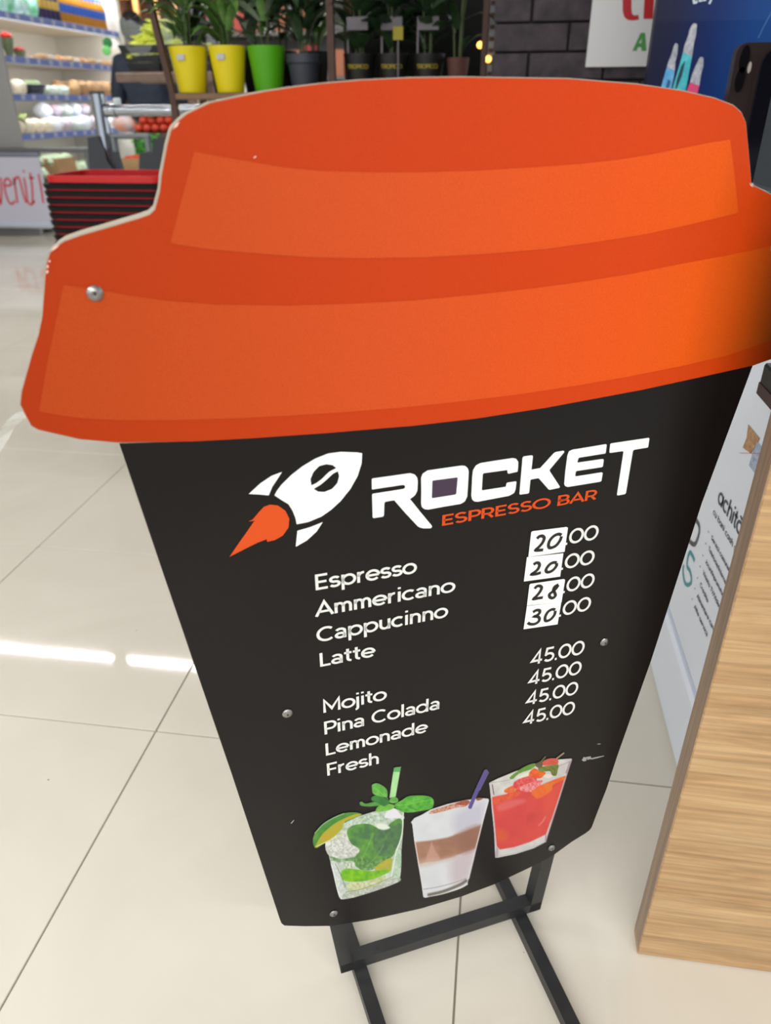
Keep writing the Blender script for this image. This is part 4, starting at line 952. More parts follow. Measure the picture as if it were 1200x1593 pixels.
for n_, (xa, xb, lb) in enumerate(((cxa, cxb, 'black crate lined with clear film full of yellow-green peppers on the wooden trestle'), (cxb+.012, cxb+.012+(cxb-cxa), 'film-lined pepper crate partly hidden behind the rack post'))):
    zc1 = aty(225,72,TY).z
    t = crate('produce_crate', xa, xb, TY-.03, TY+.28, cz0+.001, zc1, CRT, lb)
    for q in range(4):
        za = zc1+.008+q*(aty(225,32,TY+.29).z-zc1)/4
        MB().box((xa-(.07 if n_ == 0 else -.002), TY+.284, za), (xb, TY+.290, za+(aty(225,32,TY+.29).z-zc1)/4-.012)).build('high_back_slat', CRT, t, False)
    for xx_ in (xa+.01, (xa+xb)/2, xb-.03): MB().box((xx_, TY+.2905, cz0+.002), (xx_+.02, TY+.297, aty(225,32,TY+.29).z)).build('back_stile', CRT, t, False)
    film(t, xa, xb, TY-.03, TY+.28, cz0+.001, zc1, aty(225,34,TY+.25).z)
    for k in range(100 if n_ == 0 else 30):
        o = link('yellow_pepper', pepme); lay = k // 15
        o.location = (random.uniform(xa+.05+.012*lay, xb-.03), random.uniform(TY+.02+.03*lay, TY+.24), zc1-.05+.026*lay+random.uniform(0,.012))
        o.rotation_euler = (random.uniform(1.2,1.9), 0, random.uniform(0, 2*PI))
        tag(o, 'long yellow-green pepper in the film-lined crates', 'pepper', 'yellow-green peppers in the film-lined crates')
# produce tables below
tabm = mat('table_slats', (90,76,62), .7)
def table(x0, x1, y0, y1, z, label):
    t = empty('produce_table', ((x0+x1)/2, (y0+y1)/2, 0), label, 'table')
    MB().bbox((x0,y0,z-.03), (x1,y1,z), .004).build('table_top', tabm, t, False)
    for x in (x0+.02, x1-.06):
        for y in (y0+.02, y1-.06): MB().box((x,y,0), (x+.04,y+.04,z-.029)).build('leg', tabm, t, False)
    return t
T1Y = 4.95
z1 = aty(200,264,T1Y).z; xa = aty(186,250,T1Y).x
table(xa-.25, xa+1.05, T1Y-.05, T1Y+.45, z1, 'low dark produce table seen between the gate panels')
z2 = aty(215,207,T1Y+.55).z; table(xa-.12, xa+1.15, T1Y+.5, T1Y+.95, z2, 'higher dark produce table carrying tomatoes and bags')
CARD = mat('cardboard', (176,140,100), .8, noise=.08, nscale=12)
tx = aty(205,250,T1Y).x
bxk = empty('cardboard_box', (tx, T1Y+.1, z1+.0005), 'small cardboard box of tomatoes seen between the gate panels', 'box')
def openbox(x0, x1, y0, y1, z0, z1_, m, parent, th=.006):
    q = MB(); q.box((x0,y0,z0),(x1,y1,z0+th)); q.box((x0,y0,z0+th),(x0+th,y1,z1_)); q.box((x1-th,y0,z0+th),(x1,y1,z1_)); q.box((x0+th,y0,z0+th),(x1-th,y0+th,z1_)); q.box((x0+th,y1-th,z0+th),(x1-th,y1,z1_))
    return q.build('box_walls', m, parent, False)
openbox(tx-.07, tx+.05, T1Y, T1Y+.2, z1+.0005, z1+.065, CARD, bxk)
TOM = mat('tomato_red', (214,70,34), .3); tom = MB().ball((0,0,0), (.026,.026,.022), 10, 7).mesh('tomato'); tom.materials.append(TOM)
for k in range(8):
    o = link('tomato', tom); o.location = (tx-.04+.036*(k % 3), T1Y+.035+.05*(k//3), z1+.058); tag(o, 'orange-red tomato in the small cardboard box', 'tomato', 'tomatoes in the small cardboard box')
par = empty('parsley_bunch', (tx-.01, T1Y+.30, z1+.001), 'fresh green parsley bunch standing above the tomato box', 'herbs')
pb = MB()
for k in range(190):
    a_ = random.uniform(0, 2*PI); rr = random.uniform(0,.06); hh = random.uniform(.05,.17); c = Vector((tx-.02+rr*1.5*math.cos(a_), T1Y+.30+rr*math.sin(a_), z1+hh*1.15))
    pb.ball(c, (.016,.016,.010), 5, 3, .3)
pb.build('parsley_leaves', mat('parsley_green', (46,140,40), .6, c2=(96,180,80), noise=.05, nscale=60), par)['kind'] = 'stuff'
pb = MB()
for k in range(14): a_ = k; pb.tube((tx-.01,T1Y+.30,z1+.001),(tx-.01+.03*math.cos(a_),T1Y+.30+.03*math.sin(a_),z1+.09),.003,n=5)
pb.build('stalks', mat('stalk_green', (110,160,80), .6), par)
tom2 = MB().ball((0,0,0), (.032,.032,.028), 10, 7).mesh('red_tomato'); tom2.materials.append(mat('deep_tomato', (190,58,34), .3))
for k in range(46):
    o = link('red_tomato', tom2); lay = 0 if k < 26 else (1 if k < 40 else 2); i_ = k if k < 26 else k-26 if k < 40 else k-40
    nx = (9, 7, 4)[lay]; o.location = (aty(222,200,T1Y+.6).x+.030*lay+.062*(i_ % nx), T1Y+.54+.06*(i_//nx)+.03*lay, z2+.029+.045*lay)
    tag(o, 'red tomato heaped on the higher produce table', 'tomato', 'tomatoes heaped on the higher table')
cuc = MB().ball((0,0,0), (.075,.018,.018), 10, 6).mesh('green_pepper'); cuc.materials.append(mat('pepper_green', (130,170,70), .4))
for k in range(3):
    o = link('green_pepper', cuc); o.location = (aty(250,186,T1Y+.6).x+.02*k, T1Y+.56+.05*k, z2+.125+.012*k); o.rotation_euler = (0, -.3, .5); tag(o, 'pale green pepper on top of the heaped tomatoes', 'pepper', 'green peppers on the tomato heap')
bagm = mat('printed_bag', (214,214,222), .35, c2=(226,150,120), noise=.02, nscale=14)
bgx = aty(190,200,T1Y+.56).x
bg = tag(MB().ball((bgx, T1Y+.60, z2+.058), (.085,.05,.056), 12, 8, .06).build('produce_bag', bagm), 'white and orange printed bag beside the heaped tomatoes', 'bag')

# person in a dark navy jacket behind the crates
def skinned(name, pts, edges, rad, m, parent, sub=2):
    me = bpy.data.meshes.new(name); me.from_pydata([tuple(Vector(p)-origin_of(parent)) for p in pts], edges, []); o = link(name, me, parent, m)
    md = o.modifiers.new('skin', 'SKIN'); sd = me.skin_vertices[0].data
    for i, r_ in enumerate(rad): sd[i].radius = (r_, r_) if not isinstance(r_, tuple) else r_
    sd[0].use_root = True
    s_ = o.modifiers.new('sub', 'SUBSURF'); s_.levels = sub; s_.render_levels = sub
    return o
QY = 6.25
qx = aty(224,80,QY).x
per = empty('person', (qx, QY, 0), 'person in a dark navy jacket with dark hair behind the pepper crates', 'person')
def V(x, y, z): return (qx+x, QY-y, z*.985)
SKN = mat('skin', (196,150,124), .5); NAV = mat('navy_jacket', (34,44,62), .7, noise=.15, nscale=20); TRO = mat('dark_trousers', (24,26,32), .8); HAR = mat('dark_hair', (26,20,18), .6)
hx = aty(207,40,QY).x - qx
head = [V(hx,0,1.42), V(hx,-.01,1.50), V(hx,-.015,1.56)]
skinned('body', [V(0,0,.95),V(0,0,1.15),V(hx*.5,0,1.34),V(hx,0,1.42),V(hx,-.01,1.48),V(-.19,0,1.33),V(-.235,.0,1.10),V(-.20,-.12,.92),V(-.17,-.18,.86),V(.19,0,1.33),V(.24,0,1.10),V(.20,-.14,.95),V(.16,-.22,.93)],
        [(0,1),(1,2),(2,3),(3,4),(2,5),(5,6),(6,7),(7,8),(2,9),(9,10),(10,11),(11,12)], [(.12,.08),(.11,.075),(.12,.08),.05,.05,.045,.038,.03,.03,.045,.038,.03,.03], SKN, per)
hd = MB().ball(V(hx,-.01,1.545), (.074,.095,.108), 18, 14)
hd.ball(V(hx,-.108,1.535), (.012,.018,.024), 8, 6); hd.ball(V(hx,-.095,1.495), (.024,.01,.008), 8, 5)
for s_ in (-1, 1): hd.ball(V(hx+s_*.076,0,1.54), (.01,.02,.03), 8, 6)
hd.build('head', SKN, per)
ey = MB()
for s_ in (-1, 1): ey.ball(V(hx+s_*.03,-.094,1.555), .011, 8, 6)
ey.build('eyes', mat('eye_dark', (40,34,30), .3), per)
MB().ball(V(hx,.018,1.575), (.088,.103,.105), 16, 12, .03).build('hair', HAR, per)
skinned('jacket', [V(0,0,.90),V(0,0,1.10),V(hx*.4,0,1.30),V(hx*.9,0,1.40),V(-.20,0,1.335),V(-.265,0,1.10),V(-.215,-.13,.93),V(.20,0,1.335),V(.265,0,1.10),V(.215,-.14,.97)],
        [(0,1),(1,2),(2,3),(2,4),(4,5),(5,6),(2,7),(7,8),(8,9)], [(.20,.13),(.19,.12),(.17,.11),(.075,.07),.085,.066,.052,.085,.066,.052], NAV, per)
skinned('trousers', [V(0,0,.93),V(-.10,0,.82),V(-.115,0,.48),V(-.12,.01,.07),V(.10,0,.82),V(.115,0,.48),V(.12,.01,.07)], [(0,1),(1,2),(2,3),(0,4),(4,5),(5,6)], [(.15,.11),.10,.07,.05,.10,.07,.05], TRO, per)
for s_ in (-1, 1):
    MB().ball(V(s_*.12,-.05,.045), (.045,.13,.045), 12, 8).build('shoe', mat('shoe_black', (20,20,20), .5), per)
    fg = MB(); bx_ = s_*.16 if s_ > 0 else -.17; yy, zz = (-.22,.93) if s_ > 0 else (-.18,.86)
    fg.ball(V(bx_, yy-.03, zz), (.034,.045,.016), 10, 6)
    for k in range(4): fg.path([V(bx_-.026+.017*k, yy-.06, zz), V(bx_-.026+.017*k, yy-.088-.004*(k in (1,2)), zz-.008), V(bx_-.026+.017*k, yy-.100, zz-.028)], [.009,.008,.006], 6)
    fg.path([V(bx_-s_*.030, yy-.01, zz), V(bx_-s_*.048, yy-.04, zz-.008), V(bx_-s_*.05, yy-.062, zz-.016)], [.010,.009,.007], 6)
    fg.build('hand', SKN, per)

# ================================================================ chrome gate, baskets, barrier banner
CHR = mat('chrome', (172,178,186), .10, metal=1.0); DKG = mat('dark_grey_panel', (52,56,64), .55); MGR = mat('mid_grey_metal', (120,124,126), .35, metal=.7)
GY = 3.4
g = empty('entrance_gate', (aty(160,240,GY).x, GY, 0), 'chrome entrance swing gate with dark grey panels behind the basket stack', 'gate')
pt, pb_ = aty(152,148,GY), aty(167,245,GY)
gx = (pt.x+pb_.x)/2; tz = aty(160,172,GY).z
MB().tube((gx, GY, 0), (gx, GY, aty(152,146,GY).z), .029, n=20).build('post', CHR, g)
MB().tube((gx, GY, aty(152,146,GY).z), (gx, GY, aty(152,142,GY).z), .031, n=20).build('post_cap', DKG, g)
MB().tube((gx+.030, GY, tz), (gx+.075, GY, tz), .027, n=18).build('collar', CHR, g)
MB().tube((gx+.075, GY, tz), (gx+.62, GY, tz), .022, n=18).build('arm', CHR, g)
MB().lathe([(.014,0),(.016,.004),(.016,.022),(.012,.026)], (gx+.085, GY, tz+.021), 14).build('sensor_cap', mat('white_cap', (214,226,230), .4), g)
zf = aty(205,212,GY).z
MB().tube((gx+.030, GY, zf), (gx+.21, GY, zf), .012, n=12).build('lower_rail', MGR, g)
MB().bbox((gx+.031, GY-.015, zf-.09), (gx+.056, GY+.015, zf), .004).build('hinge_block', MGR, g, False)
MB().bbox((gx+.185, GY-.01, zf-.09), (gx+.21, GY+.01, zf), .004).build('hinge_block', MGR, g, False)
def panel(P, y):
    MB().prism([Vector((aty(px, py, y).x, y, aty(px, py, y).z)) for px, py in P], Vector((0,.02,0))).build('swing_panel', DKG, g, False)
panel([(136,214),(152,212),(163,235),(166,250),(182,272),(190,300),(150,300),(139,262)], GY-.045)
panel([(166,236),(182,236),(190,262),(200,300),(184,300),(168,256)], GY-.022)
panel([(217,238),(233,236),(238,250),(228,272),(222,300),(214,300),(216,262)], GY-.022)
panel([(238,216),(262,212),(266,300),(232,300),(236,262)], GY-.045)
# barrier with the welcome banner
NY = 6.5
ba = empty('barrier_banner', (aty(20,300,NY).x, NY, 0), 'metal barrier rail with a white banner in red script at the left edge', 'barrier')
zr = aty(40,233,NY).z; xr_ = aty(137,233,NY).x
MB().tube((-5.1, NY, zr), (xr_, NY, zr), .018, n=14).build('top_rail', MGR, ba)
MB().tube((-5.1, NY, aty(40,240,NY).z), (aty(62,243,NY).x, NY, aty(40,240,NY).z), .020, n=14).build('banner_rod', mat('grey_rod', (120,124,140), .5), ba)
bxr = aty(70,290,NY).x; zb1, zb2 = aty(40,243,NY).z, aty(40,346,NY).z
MB().box((-5.1, NY-.004, zb2), (bxr, NY+.004, zb1)).build('banner_cloth', mat('banner_white', (190,190,206), .7), ba, False)
MB().tube((-5.1, NY, aty(30,350,NY).z), (bxr-.01, NY, aty(30,350,NY).z), .028, n=14).build('bottom_tube', mat('brushed_tube', (196,204,220), .35, metal=.3), ba)
for x in (-4.9, xr_-.02): MB().tube((x, NY, 0), (x, NY, zr), .018, n=12).build('barrier_post', MGR, ba)
ny2 = lambda px, py: (aty(px, py, NY-.005).x, aty(px, py, NY-.005).z)
rt = MB()
cr_ = lambda P: [(x/8.85, 220+y/8.85) for x, y in P]
for stp in ([(-60,520),(-20,760),(10,860),(20,700),(10,500)], [(75,610),(150,600),(140,540),(95,510),(60,560),(75,700),(120,830),(165,860),(205,820)], [(185,500),(215,660),(240,850)], [(190,600),(215,510),(260,500),(300,640),(330,760),(365,850)], [(330,500),(355,640),(375,800),(395,850)], [(322,395),(332,425)], [(415,430),(440,600),(450,760),(450,850)], [(395,850),(430,870),(480,820)], [(400,500),(470,505)], [(530,450),(560,600),(590,800),(600,850)]):
    vs, fs = stroke(spl([ny2(*q) for q in cr_(stp)], 4), .017); rt.add([Vector((v.x, NY-.0055, v.y)) for v in vs], fs)
rt.build('script_lettering', mat('red_script', (196,34,48), .6), ba, False)
# stack of shopping baskets
KY = 2.62
kx0 = aty(60,290,KY).x; topz = aty(150,287,KY).z; pitch = 12.3*KY/1309
BBK = mat('black_basket', (12,10,14), .45, spec=.2); BRD = mat('red_handle', (190,12,16), .35)
BWd, BDp, BHt = .46, .31, .21
def make_basket():
    t = empty('shopping_basket', (0,0,0))
    mb = MB(); rings = []
    def rr(w_, d_, z, r_=.04, n=4): return [Vector((x, y, z)) for x, y in rrect(-w_/2, -d_/2, w_/2, d_/2, r_, n)]
    outer = [rr(BWd*.80, BDp*.78, 0), rr(BWd*.99, BDp*.99, BHt-.012), rr(BWd*.985, BDp*.985, BHt-.012), rr(BWd*.79, BDp*.77, .004)]
    n = len(outer[0]); vs = [v for r_ in outer for v in r_]; fs = []
    for k in range(3):
        for i in range(n): j = (i+1) % n; fs.append((k*n+i, k*n+j, (k+1)*n+j, (k+1)*n+i))
    fs += [tuple(range(n)), tuple(range(3*n, 4*n))]
    mb.add(vs, fs).build('basket_body', BBK, t)
    q = MB(); o0 = rr(BWd*1.0, BDp*1.0, BHt-.014); o1 = rr(BWd*1.01, BDp*1.01, BHt); i1 = rr(BWd*.95, BDp*.93, BHt); i0 = rr(BWd*.95, BDp*.93, BHt-.014)
    vs = o0+o1+i1+i0; fs = [(k*n+i, k*n+(i+1) % n, ((k+1) % 4)*n+(i+1) % n, ((k+1) % 4)*n+i) for k in range(4) for i in range(n)]
    q.add(vs, fs).build('rim', BBK, t)
    hn = MB(); hn.path(rr(BWd*.982, BDp*.975, BHt-.0190, .045, 5), .0034, 8, True); hn.build('handle', mat('shaded_red_handle', (132,14,22), .5, spec=.3), t)  # same red as the raised handle, darkened for shade between stacked rims
    return t
bk = make_basket()
NBK = 16
zb0 = topz - BHt - pitch*(NBK-1)
names_ = 'black shopping basket with red handle in the tall stack'
for k in range(NBK):
    loc = (kx0+BWd/2*1.01, KY+BDp/2, zb0+pitch*k)
    if k == 0: bk.location = loc; tag(bk, 'black shopping basket at the very bottom of the stack', 'basket', 'stacked shopping baskets'); o = bk
    elif k == NBK-1: o = copy_tree(bk, loc, 0, 'topmost shopping basket of the stack, its broad red handle raised', 'stacked shopping baskets')
    else:
        w_ = ('second','third','fourth','fifth','sixth','seventh','eighth','ninth','tenth','eleventh','twelfth','thirteenth','fourteenth','fifteenth')[NBK-2-k]
        o = copy_tree(bk, loc, random.uniform(-.006,.006), 'black shopping basket, %s from the top of the stack' % w_)
tb_ = MB(); zt_ = topz+.004
rr_ = [Vector((kx0+BWd/2*1.01+x, KY+BDp/2+y, zt_)) for x, y in rrect(-BWd*.48, -BDp*.47, BWd*.48, BDp*.47, .05, 6)]
tb_.prism(rr_, Vector((0,0,.002)))
tb_.v = []; tb_.f = []
n = len(rr_); inner = [Vector((kx0+BWd/2*1.01+x, KY+BDp/2+y, zt_)) for x, y in rrect(-BWd*.45, -BDp*.42, BWd*.45, BDp*.42, .04, 6)]
vs = rr_ + [v+Vector((0,0,.022)) for v in rr_] + [v+Vector((0,0,.022)) for v in inner] + inner
tb_.add(vs, [(k*n+i, k*n+(i+1) % n, ((k+1) % 4)*n+(i+1) % n, ((k+1) % 4)*n+i) for k in range(4) for i in range(n)])
bh = tb_.mesh('raised_handle', Vector(o.location)); bh.materials.append(BRD); hob = link('raised_handle', bh, o)
bs = empty('basket_trolley', (kx0+BWd/2, KY+BDp/2, 0), 'low wheeled base under the stack of shopping baskets', 'trolley')
MB().bbox((kx0+.03, KY+.03, zb0-.03), (kx0+BWd-.02, KY+BDp-.03, zb0-.001), .006).build('platform', DKG, bs, False)
for x in (kx0+.07, kx0+BWd-.07):
    for y in (KY+.06, KY+BDp-.06):
        MB().tube((x,y,.05), (x,y,zb0-.029), .012, n=10).build('leg', DKG, bs); MB().tube((x-.012,y,.026), (x+.012,y,.026), .0255, n=16).build('wheel', BLK, bs)

# ================================================================ refrigerated wall case
CX1 = -4.2; CXB = -4.98; CY0, CY1 = 6.7, 8.92
CSW = mat('case_inner_white', (226,218,204), .6); CSG = mat('case_end_grey', (150,150,150), .5)
case = empty('refrigerated_case', (-4.6, 7.8, 0), 'long open refrigerated shelf case filled with produce at the left', 'refrigerator')
MB().bbox((CXB, CY0-.05, 0), (CX1+.02, CY0-.005, 2.16), .006).build('end_panel', CSG, case, False)
MB().bbox((CXB, CY1, 0), (CX1+.03, CY1+.07, 2.16), .006).build('end_panel', mat('case_end_light', (226,222,212), .5), case, False)
MB().box((CXB, CY0-.004, .02), (CXB+.04, CY1-.001, 2.12)).build('back_panel', CSW, case, False)
MB().box((CXB, CY0-.004, 2.121), (CX1-.05, CY1-.001, 2.16)).build('canopy', CSG, case, False)
MB().bbox((CXB+.041, CY0-.004, .02), (CX1+.01, CY1-.001, .42), .006).build('lower_tray', mat('tray_dark', (44,48,50), .5), case, False)
STRB = mat('blue_price_rail', (104,126,190), .45); TAGW = mat('white_price_tag', (176,182,206), .5)
def cold_light(z, e):
    d = bpy.data.lights.new('cold_lamp', 'AREA'); d.shape = 'RECTANGLE'; d.size = .03; d.size_y = CY1-CY0-.06; d.energy = e; d.color = (.93, .97, 1.0)
    o = bpy.data.objects.new('cold_lamp', d); COL.objects.link(o); o.location = (CX1-.05, (CY0+CY1)/2, z); o.rotation_euler = (0, .45, 0)
SHZ = [1.72, 1.40, 1.12, .815]
tub = mat('cold_tube', (226,240,255), .5, emit=1.6)
for i, z in enumerate(SHZ):
    dpt = (.52, .56, .62, .68)[i]
    s_ = MB().box((CXB+.041, CY0-.003, z-.025), (CX1, CY1-.001, z)).build('shelf', CSW, case, False)
    MB().bbox((CX1+.0005, CY0-.002, z-.040), (CX1+.012, CY1-.002, z+.012), .002).build('price_rail', STRB, s_, False)
    tg = MB().box((CX1+.0125, 0, z-.032), (CX1+.0145, .05, z+.006)); tgm = tg.mesh('price_tag', smooth=False); tgm.materials.append(TAGW)
    for k in range(11):
        o = link('price_tag', tgm, s_); o.location = (0, CY0+.12+.19*k+random.uniform(-.03,.03), 0); o.location -= Vector(case.location)
    MB().tube((CX1-.03, CY0+.02, z-.032), (CX1-.03, CY1-.02, z-.032), .006, n=8).build('shelf_lamp', tub, s_); cold_light(z-.045, (3.2,3.2,3.0,2.0)[i])
MB().tube((CX1-.02, CY0+.02, 2.10), (CX1-.02, CY1-.02, 2.10), .014, n=8).build('canopy_lamp', tub, case)
cold_light(2.08, 14)
# bottles on the top shelf
def make_bottle(body, lab, cap):
    t = empty('juice_bottle', (0,0,0))
    MB().lathe([(.027,0),(.031,.01),(.031,.12),(.031,.17),(.022,.21),(.012,.235),(.012,.25)], n=12).build('bottle_body', body, t)
    MB().lathe([(.0316,.095),(.0316,.165)], n=12).build('bottle_label', lab, t); MB().lathe([(.015,.243),(.015,.268),(.013,.27)], n=10).build('cap', cap, t)
    return t
AMB = mat('amber_juice', (206,142,20), .25); LBB = mat('blue_label', (40,110,220), .5); CPB = mat('blue_cap', (50,120,214), .4); DKJ = mat('dark_juice', (46,40,90), .3); LBY = mat('cream_label', (226,190,90), .5)
bA = make_bottle(AMB, LBB, CPB); bB = make_bottle(DKJ, LBY, mat('navy_cap', (30,50,100), .4))
na = nb_ = 0
for rr2 in range(4):
    for k in range(17):
        y = CY0+.78+.078*k; x = CX1-.05-.085*rr2
        kindA = k > 4
        src = bA if kindA else bB; first = (na == 0) if kindA else (nb_ == 0)
        lb = ('%s amber juice bottle with blue cap, %s row, top cold shelf' if kindA else '%s dark juice bottle with cream label, %s row, top cold shelf') % (ORD[k-5 if kindA else k], ('front','second','third','back')[rr2])
        gp = 'amber bottles on the top cold shelf' if kindA else 'dark bottles on the top cold shelf'
        if first: src.location = (x, y, SHZ[0]+.0005); tag(src, lb, 'bottle', gp)
        else: copy_tree(src, (x, y, SHZ[0]+.0005), 0, lb, gp)
        if kindA: na += 1
        else: nb_ += 1
def pile(name, me_list, n, y0, y1, z, layers, step, label, cat, group, x0=CX1-.06, x1=CX1-.5, lift=0.03, tilt=0.0):
    for k in range(n):
        me = me_list[k % len(me_list)]; o = link(name, me); lay = k*layers//n
        o.location = (random.uniform(x1, x0-.03*lay), random.uniform(y0, y1), z+lift+step*lay); o.rotation_euler = (tilt, tilt*.5, random.uniform(0, 2*PI)); tag(o, label, cat, group)
def bagmesh(nm, r_, c, c2, seed, rough=.5):
    random.seed(seed); me = MB().ball((0,0,0), r_, 10, 7, .12).mesh(nm); me.materials.append(mat(nm+str(seed), c, rough, c2=c2, noise=.02, nscale=22)); return me
saladA = [bagmesh('salad_bag', (.07,.05,.09), (176,228,226), (232,246,246), 1), bagmesh('salad_bag', (.07,.05,.10), (140,216,190), (224,242,242), 2), bagmesh('salad_bag', (.06,.05,.09), (80,190,110), (190,230,226), 3)]
def rowpile(name, mes, ys, xs, z, base, cat, group):
    i = 0
    for r_, x in enumerate(xs):
        for c_, y in enumerate(ys):
            label = ORD[c_] + ' ' + base + (', front row' if r_ == 0 else ', row behind') + ', from the left'
            o = link(name, mes[i % len(mes)]); i += 1; o.location = (x, y, z); o.rotation_euler = (random.uniform(-.2,.2), random.uniform(-.2,.2), random.uniform(0,6)); tag(o, label, cat, group)
rowpile('salad_bag', saladA, [CY0+.10+.125*k for k in range(6)], [CX1-.08, CX1-.2, CX1-.32], SHZ[0]+.095, 'clear green salad bag on the top cold shelf', 'salad bag', 'salad bags on the top cold shelf')
# flowers wrapped on second shelf
for k, (y, c, lb) in enumerate(((CY0+.10, (236,150,160), 'pink flower bunch in clear wrap on the second cold shelf'), (CY0+.26, (220,40,34), 'bright red flower bunch in clear wrap on the second cold shelf'), (CY0+.42, (190,60,56), 'dull red flower bunch lying on the second cold shelf'))):
    x = CX1-.10; t = empty('flower_bunch', (x, y, SHZ[1]+.001), lb, 'flowers')
    hgt = (.17, .19, .08)[k]
    MB().lathe([(.02,0),(.045,hgt*.5),(.055,hgt*.8)], t.location, 12).build('foliage', mat('bunch_foliage', (88,110,78), .6, c2=(130,140,110), noise=.05, nscale=40), t)
    f = MB()
    for q in range(7): a_ = q; f.ball(t.location+Vector((.026*math.cos(a_)*(q > 0), .026*math.sin(a_)*(q > 0), hgt*.88+.01*(q == 0))), (.024,.024,.02), 8, 6, .1)
    f.build('blooms', mat('bloom_%d' % k, c, .5), t)
brd = [bagmesh('low_packet', (.075,.06,.03), (186,140,96), (226,196,150), 4), bagmesh('low_packet', (.07,.06,.028), (150,130,110), (206,196,180), 5), bagmesh('low_packet', (.07,.05,.03), (214,130,50), (220,190,150), 6)]
rowpile('low_packet', brd, [CY0+.75+.15*k for k in range(10)], [CX1-.09, CX1-.24], SHZ[1]+.031, 'small brown packet on the second cold shelf', 'packet', 'packets on the second cold shelf')
# third shelf
cau = [bagmesh('cauliflower', (.075,.075,.065), (236,222,190), (250,244,226), 7, .6)]
rowpile('cauliflower', cau, [CY0+.10+.16*k for k in range(2)], [CX1-.09, CX1-.25], SHZ[2]+.062, 'cream cauliflower on the third cold shelf', 'cauliflower', 'cauliflowers on the third cold shelf')
nvx = crate('produce_crate', CX1-.34, CX1-.03, CY0+.36, CY0+.62, SHZ[2]+.001, SHZ[2]+.085, mat('navy_crate', (36,46,72), .5), 'navy plastic crate of leaves on the third cold shelf')
grn = [bagmesh('lettuce', (.065,.065,.05), (110,134,84), (150,170,120), 8, .6)]
rowpile('lettuce', grn, [CY0+.43, CY0+.55], [CX1-.10, CX1-.25], SHZ[2]+.075, 'green leaf lettuce in the navy crate', 'lettuce', 'lettuces in the navy crate')
lgt = [bagmesh('pale_packet', (.08,.06,.045), (160,186,178), (222,226,210), 9)]
rowpile('pale_packet', lgt, [CY0+.74+.15*k for k in range(3)], [CX1-.10, CX1-.27], SHZ[2]+.046, 'pale wrapped packet on the third cold shelf', 'packet', 'pale packets on the third cold shelf')
pot = [bagmesh('paper_sack', (.08,.07,.075), (176,134,92), (206,170,126), 10, .8), bagmesh('paper_sack', (.08,.07,.07), (150,116,84), (196,160,120), 11, .8)]
rowpile('paper_sack', pot, [CY0+1.25+.165*k for k in range(6)], [CX1-.10, CX1-.28], SHZ[2]+.071, 'brown root sack on the third cold shelf', 'sack', 'brown sacks on the third cold shelf')
# fourth shelf
rowpile('cauliflower', cau, [CY0+.10+.16*k for k in range(4)], [CX1-.09, CX1-.25], SHZ[3]+.062, 'cream cauliflower on the lowest cold shelf', 'cauliflower', 'cauliflowers on the lowest cold shelf')
lk = MB().tube((0,-.14,0), (0,.14,0), .012, n=8).mesh('leek'); lk.materials.append(mat('leek_green', (150,170,90), .5))
for k in range(5):
    o = link('leek', lk); o.location = (CX1-.07-.03*k, CY0+.22, SHZ[3]+.141); o.rotation_euler = (.1, 0, .4+.1*k); tag(o, 'green leek lying over the cauliflowers', 'leek', 'leeks on the lowest cold shelf')
wb = [bagmesh('white_bag', (.10,.08,.07), (214,222,232), (240,244,250), 12, .5), bagmesh('white_bag', (.09,.08,.06), (196,206,220), (226,180,190), 13, .5), bagmesh('white_bag', (.09,.08,.06), (190,214,196), (236,240,246), 14, .5)]
rowpile('white_bag', wb, [CY0+.78+.19*k for k in range(7)], [CX1-.12, CX1-.32], SHZ[3]+.068, 'white vegetable bag on the lowest cold shelf', 'bag', 'white bags on the lowest cold shelf')
rowpile('white_bag', wb, [CY0+.85+.19*k for k in range(5)], [CX1-.24], SHZ[3]+.185, 'upper white bag heaped on the lowest cold shelf', 'bag', 'upper white bags on the lowest cold shelf')
# in the lower tray
cbx = empty('cardboard_box', (CX1-.10, CY0+.72, .4205), 'open cardboard box in the tray of the cold case', 'box')
openbox(CX1-.24, CX1-.01, CY0+.52, CY0+.86, .4205, .60, CARD, cbx)
let = [bagmesh('iceberg_lettuce', (.062,.062,.055), (190,214,170), (222,234,206), 15, .5)]
rowpile('iceberg_lettuce', let, [CY0+.57+.12*k for k in range(3)], [CX1-.08, CX1-.18], .575, 'pale lettuce in the open cardboard box', 'lettuce', 'lettuces in the open cardboard box')
rowpile('iceberg_lettuce', let, [CY0+.10+.135*k for k in range(3)], [CX1-.10, CX1-.24], .478, 'loose pale lettuce left of the open cardboard box', 'lettuce', 'lettuces left of the cardboard box')
rowpile('iceberg_lettuce', let, [CY0+.98+.135*k for k in range(8)], [CX1-.10, CX1-.24], .478, 'loose pale lettuce right of the open cardboard box', 'lettuce', 'lettuces right of the cardboard box')
# green leaf-shaped hanging sign by the light end panel
hs_ = aty(168,70,8.45)
hg = empty('hanging_sign', (hs_.x, 8.45, hs_.z+.06), 'small green leaf-shaped sign hanging at the far end of the cold case', 'sign')
MB().ball((hs_.x, 8.45, hs_.z+.02), (.055,.012,.05), 14, 8).build('sign_leaf', mat('sign_dark_green', (40,120,60), .6), hg); MB().ball((hs_.x-.02, 8.44, hs_.z-.05), (.05,.012,.045), 14, 8).build('sign_leaf', mat('sign_light_green', (110,200,110), .6), hg)
MB().tube((hs_.x, 8.45, hs_.z+.065), (hs_.x, 8.45, CEIL), .002, n=5).build('cord', MGR, hg)
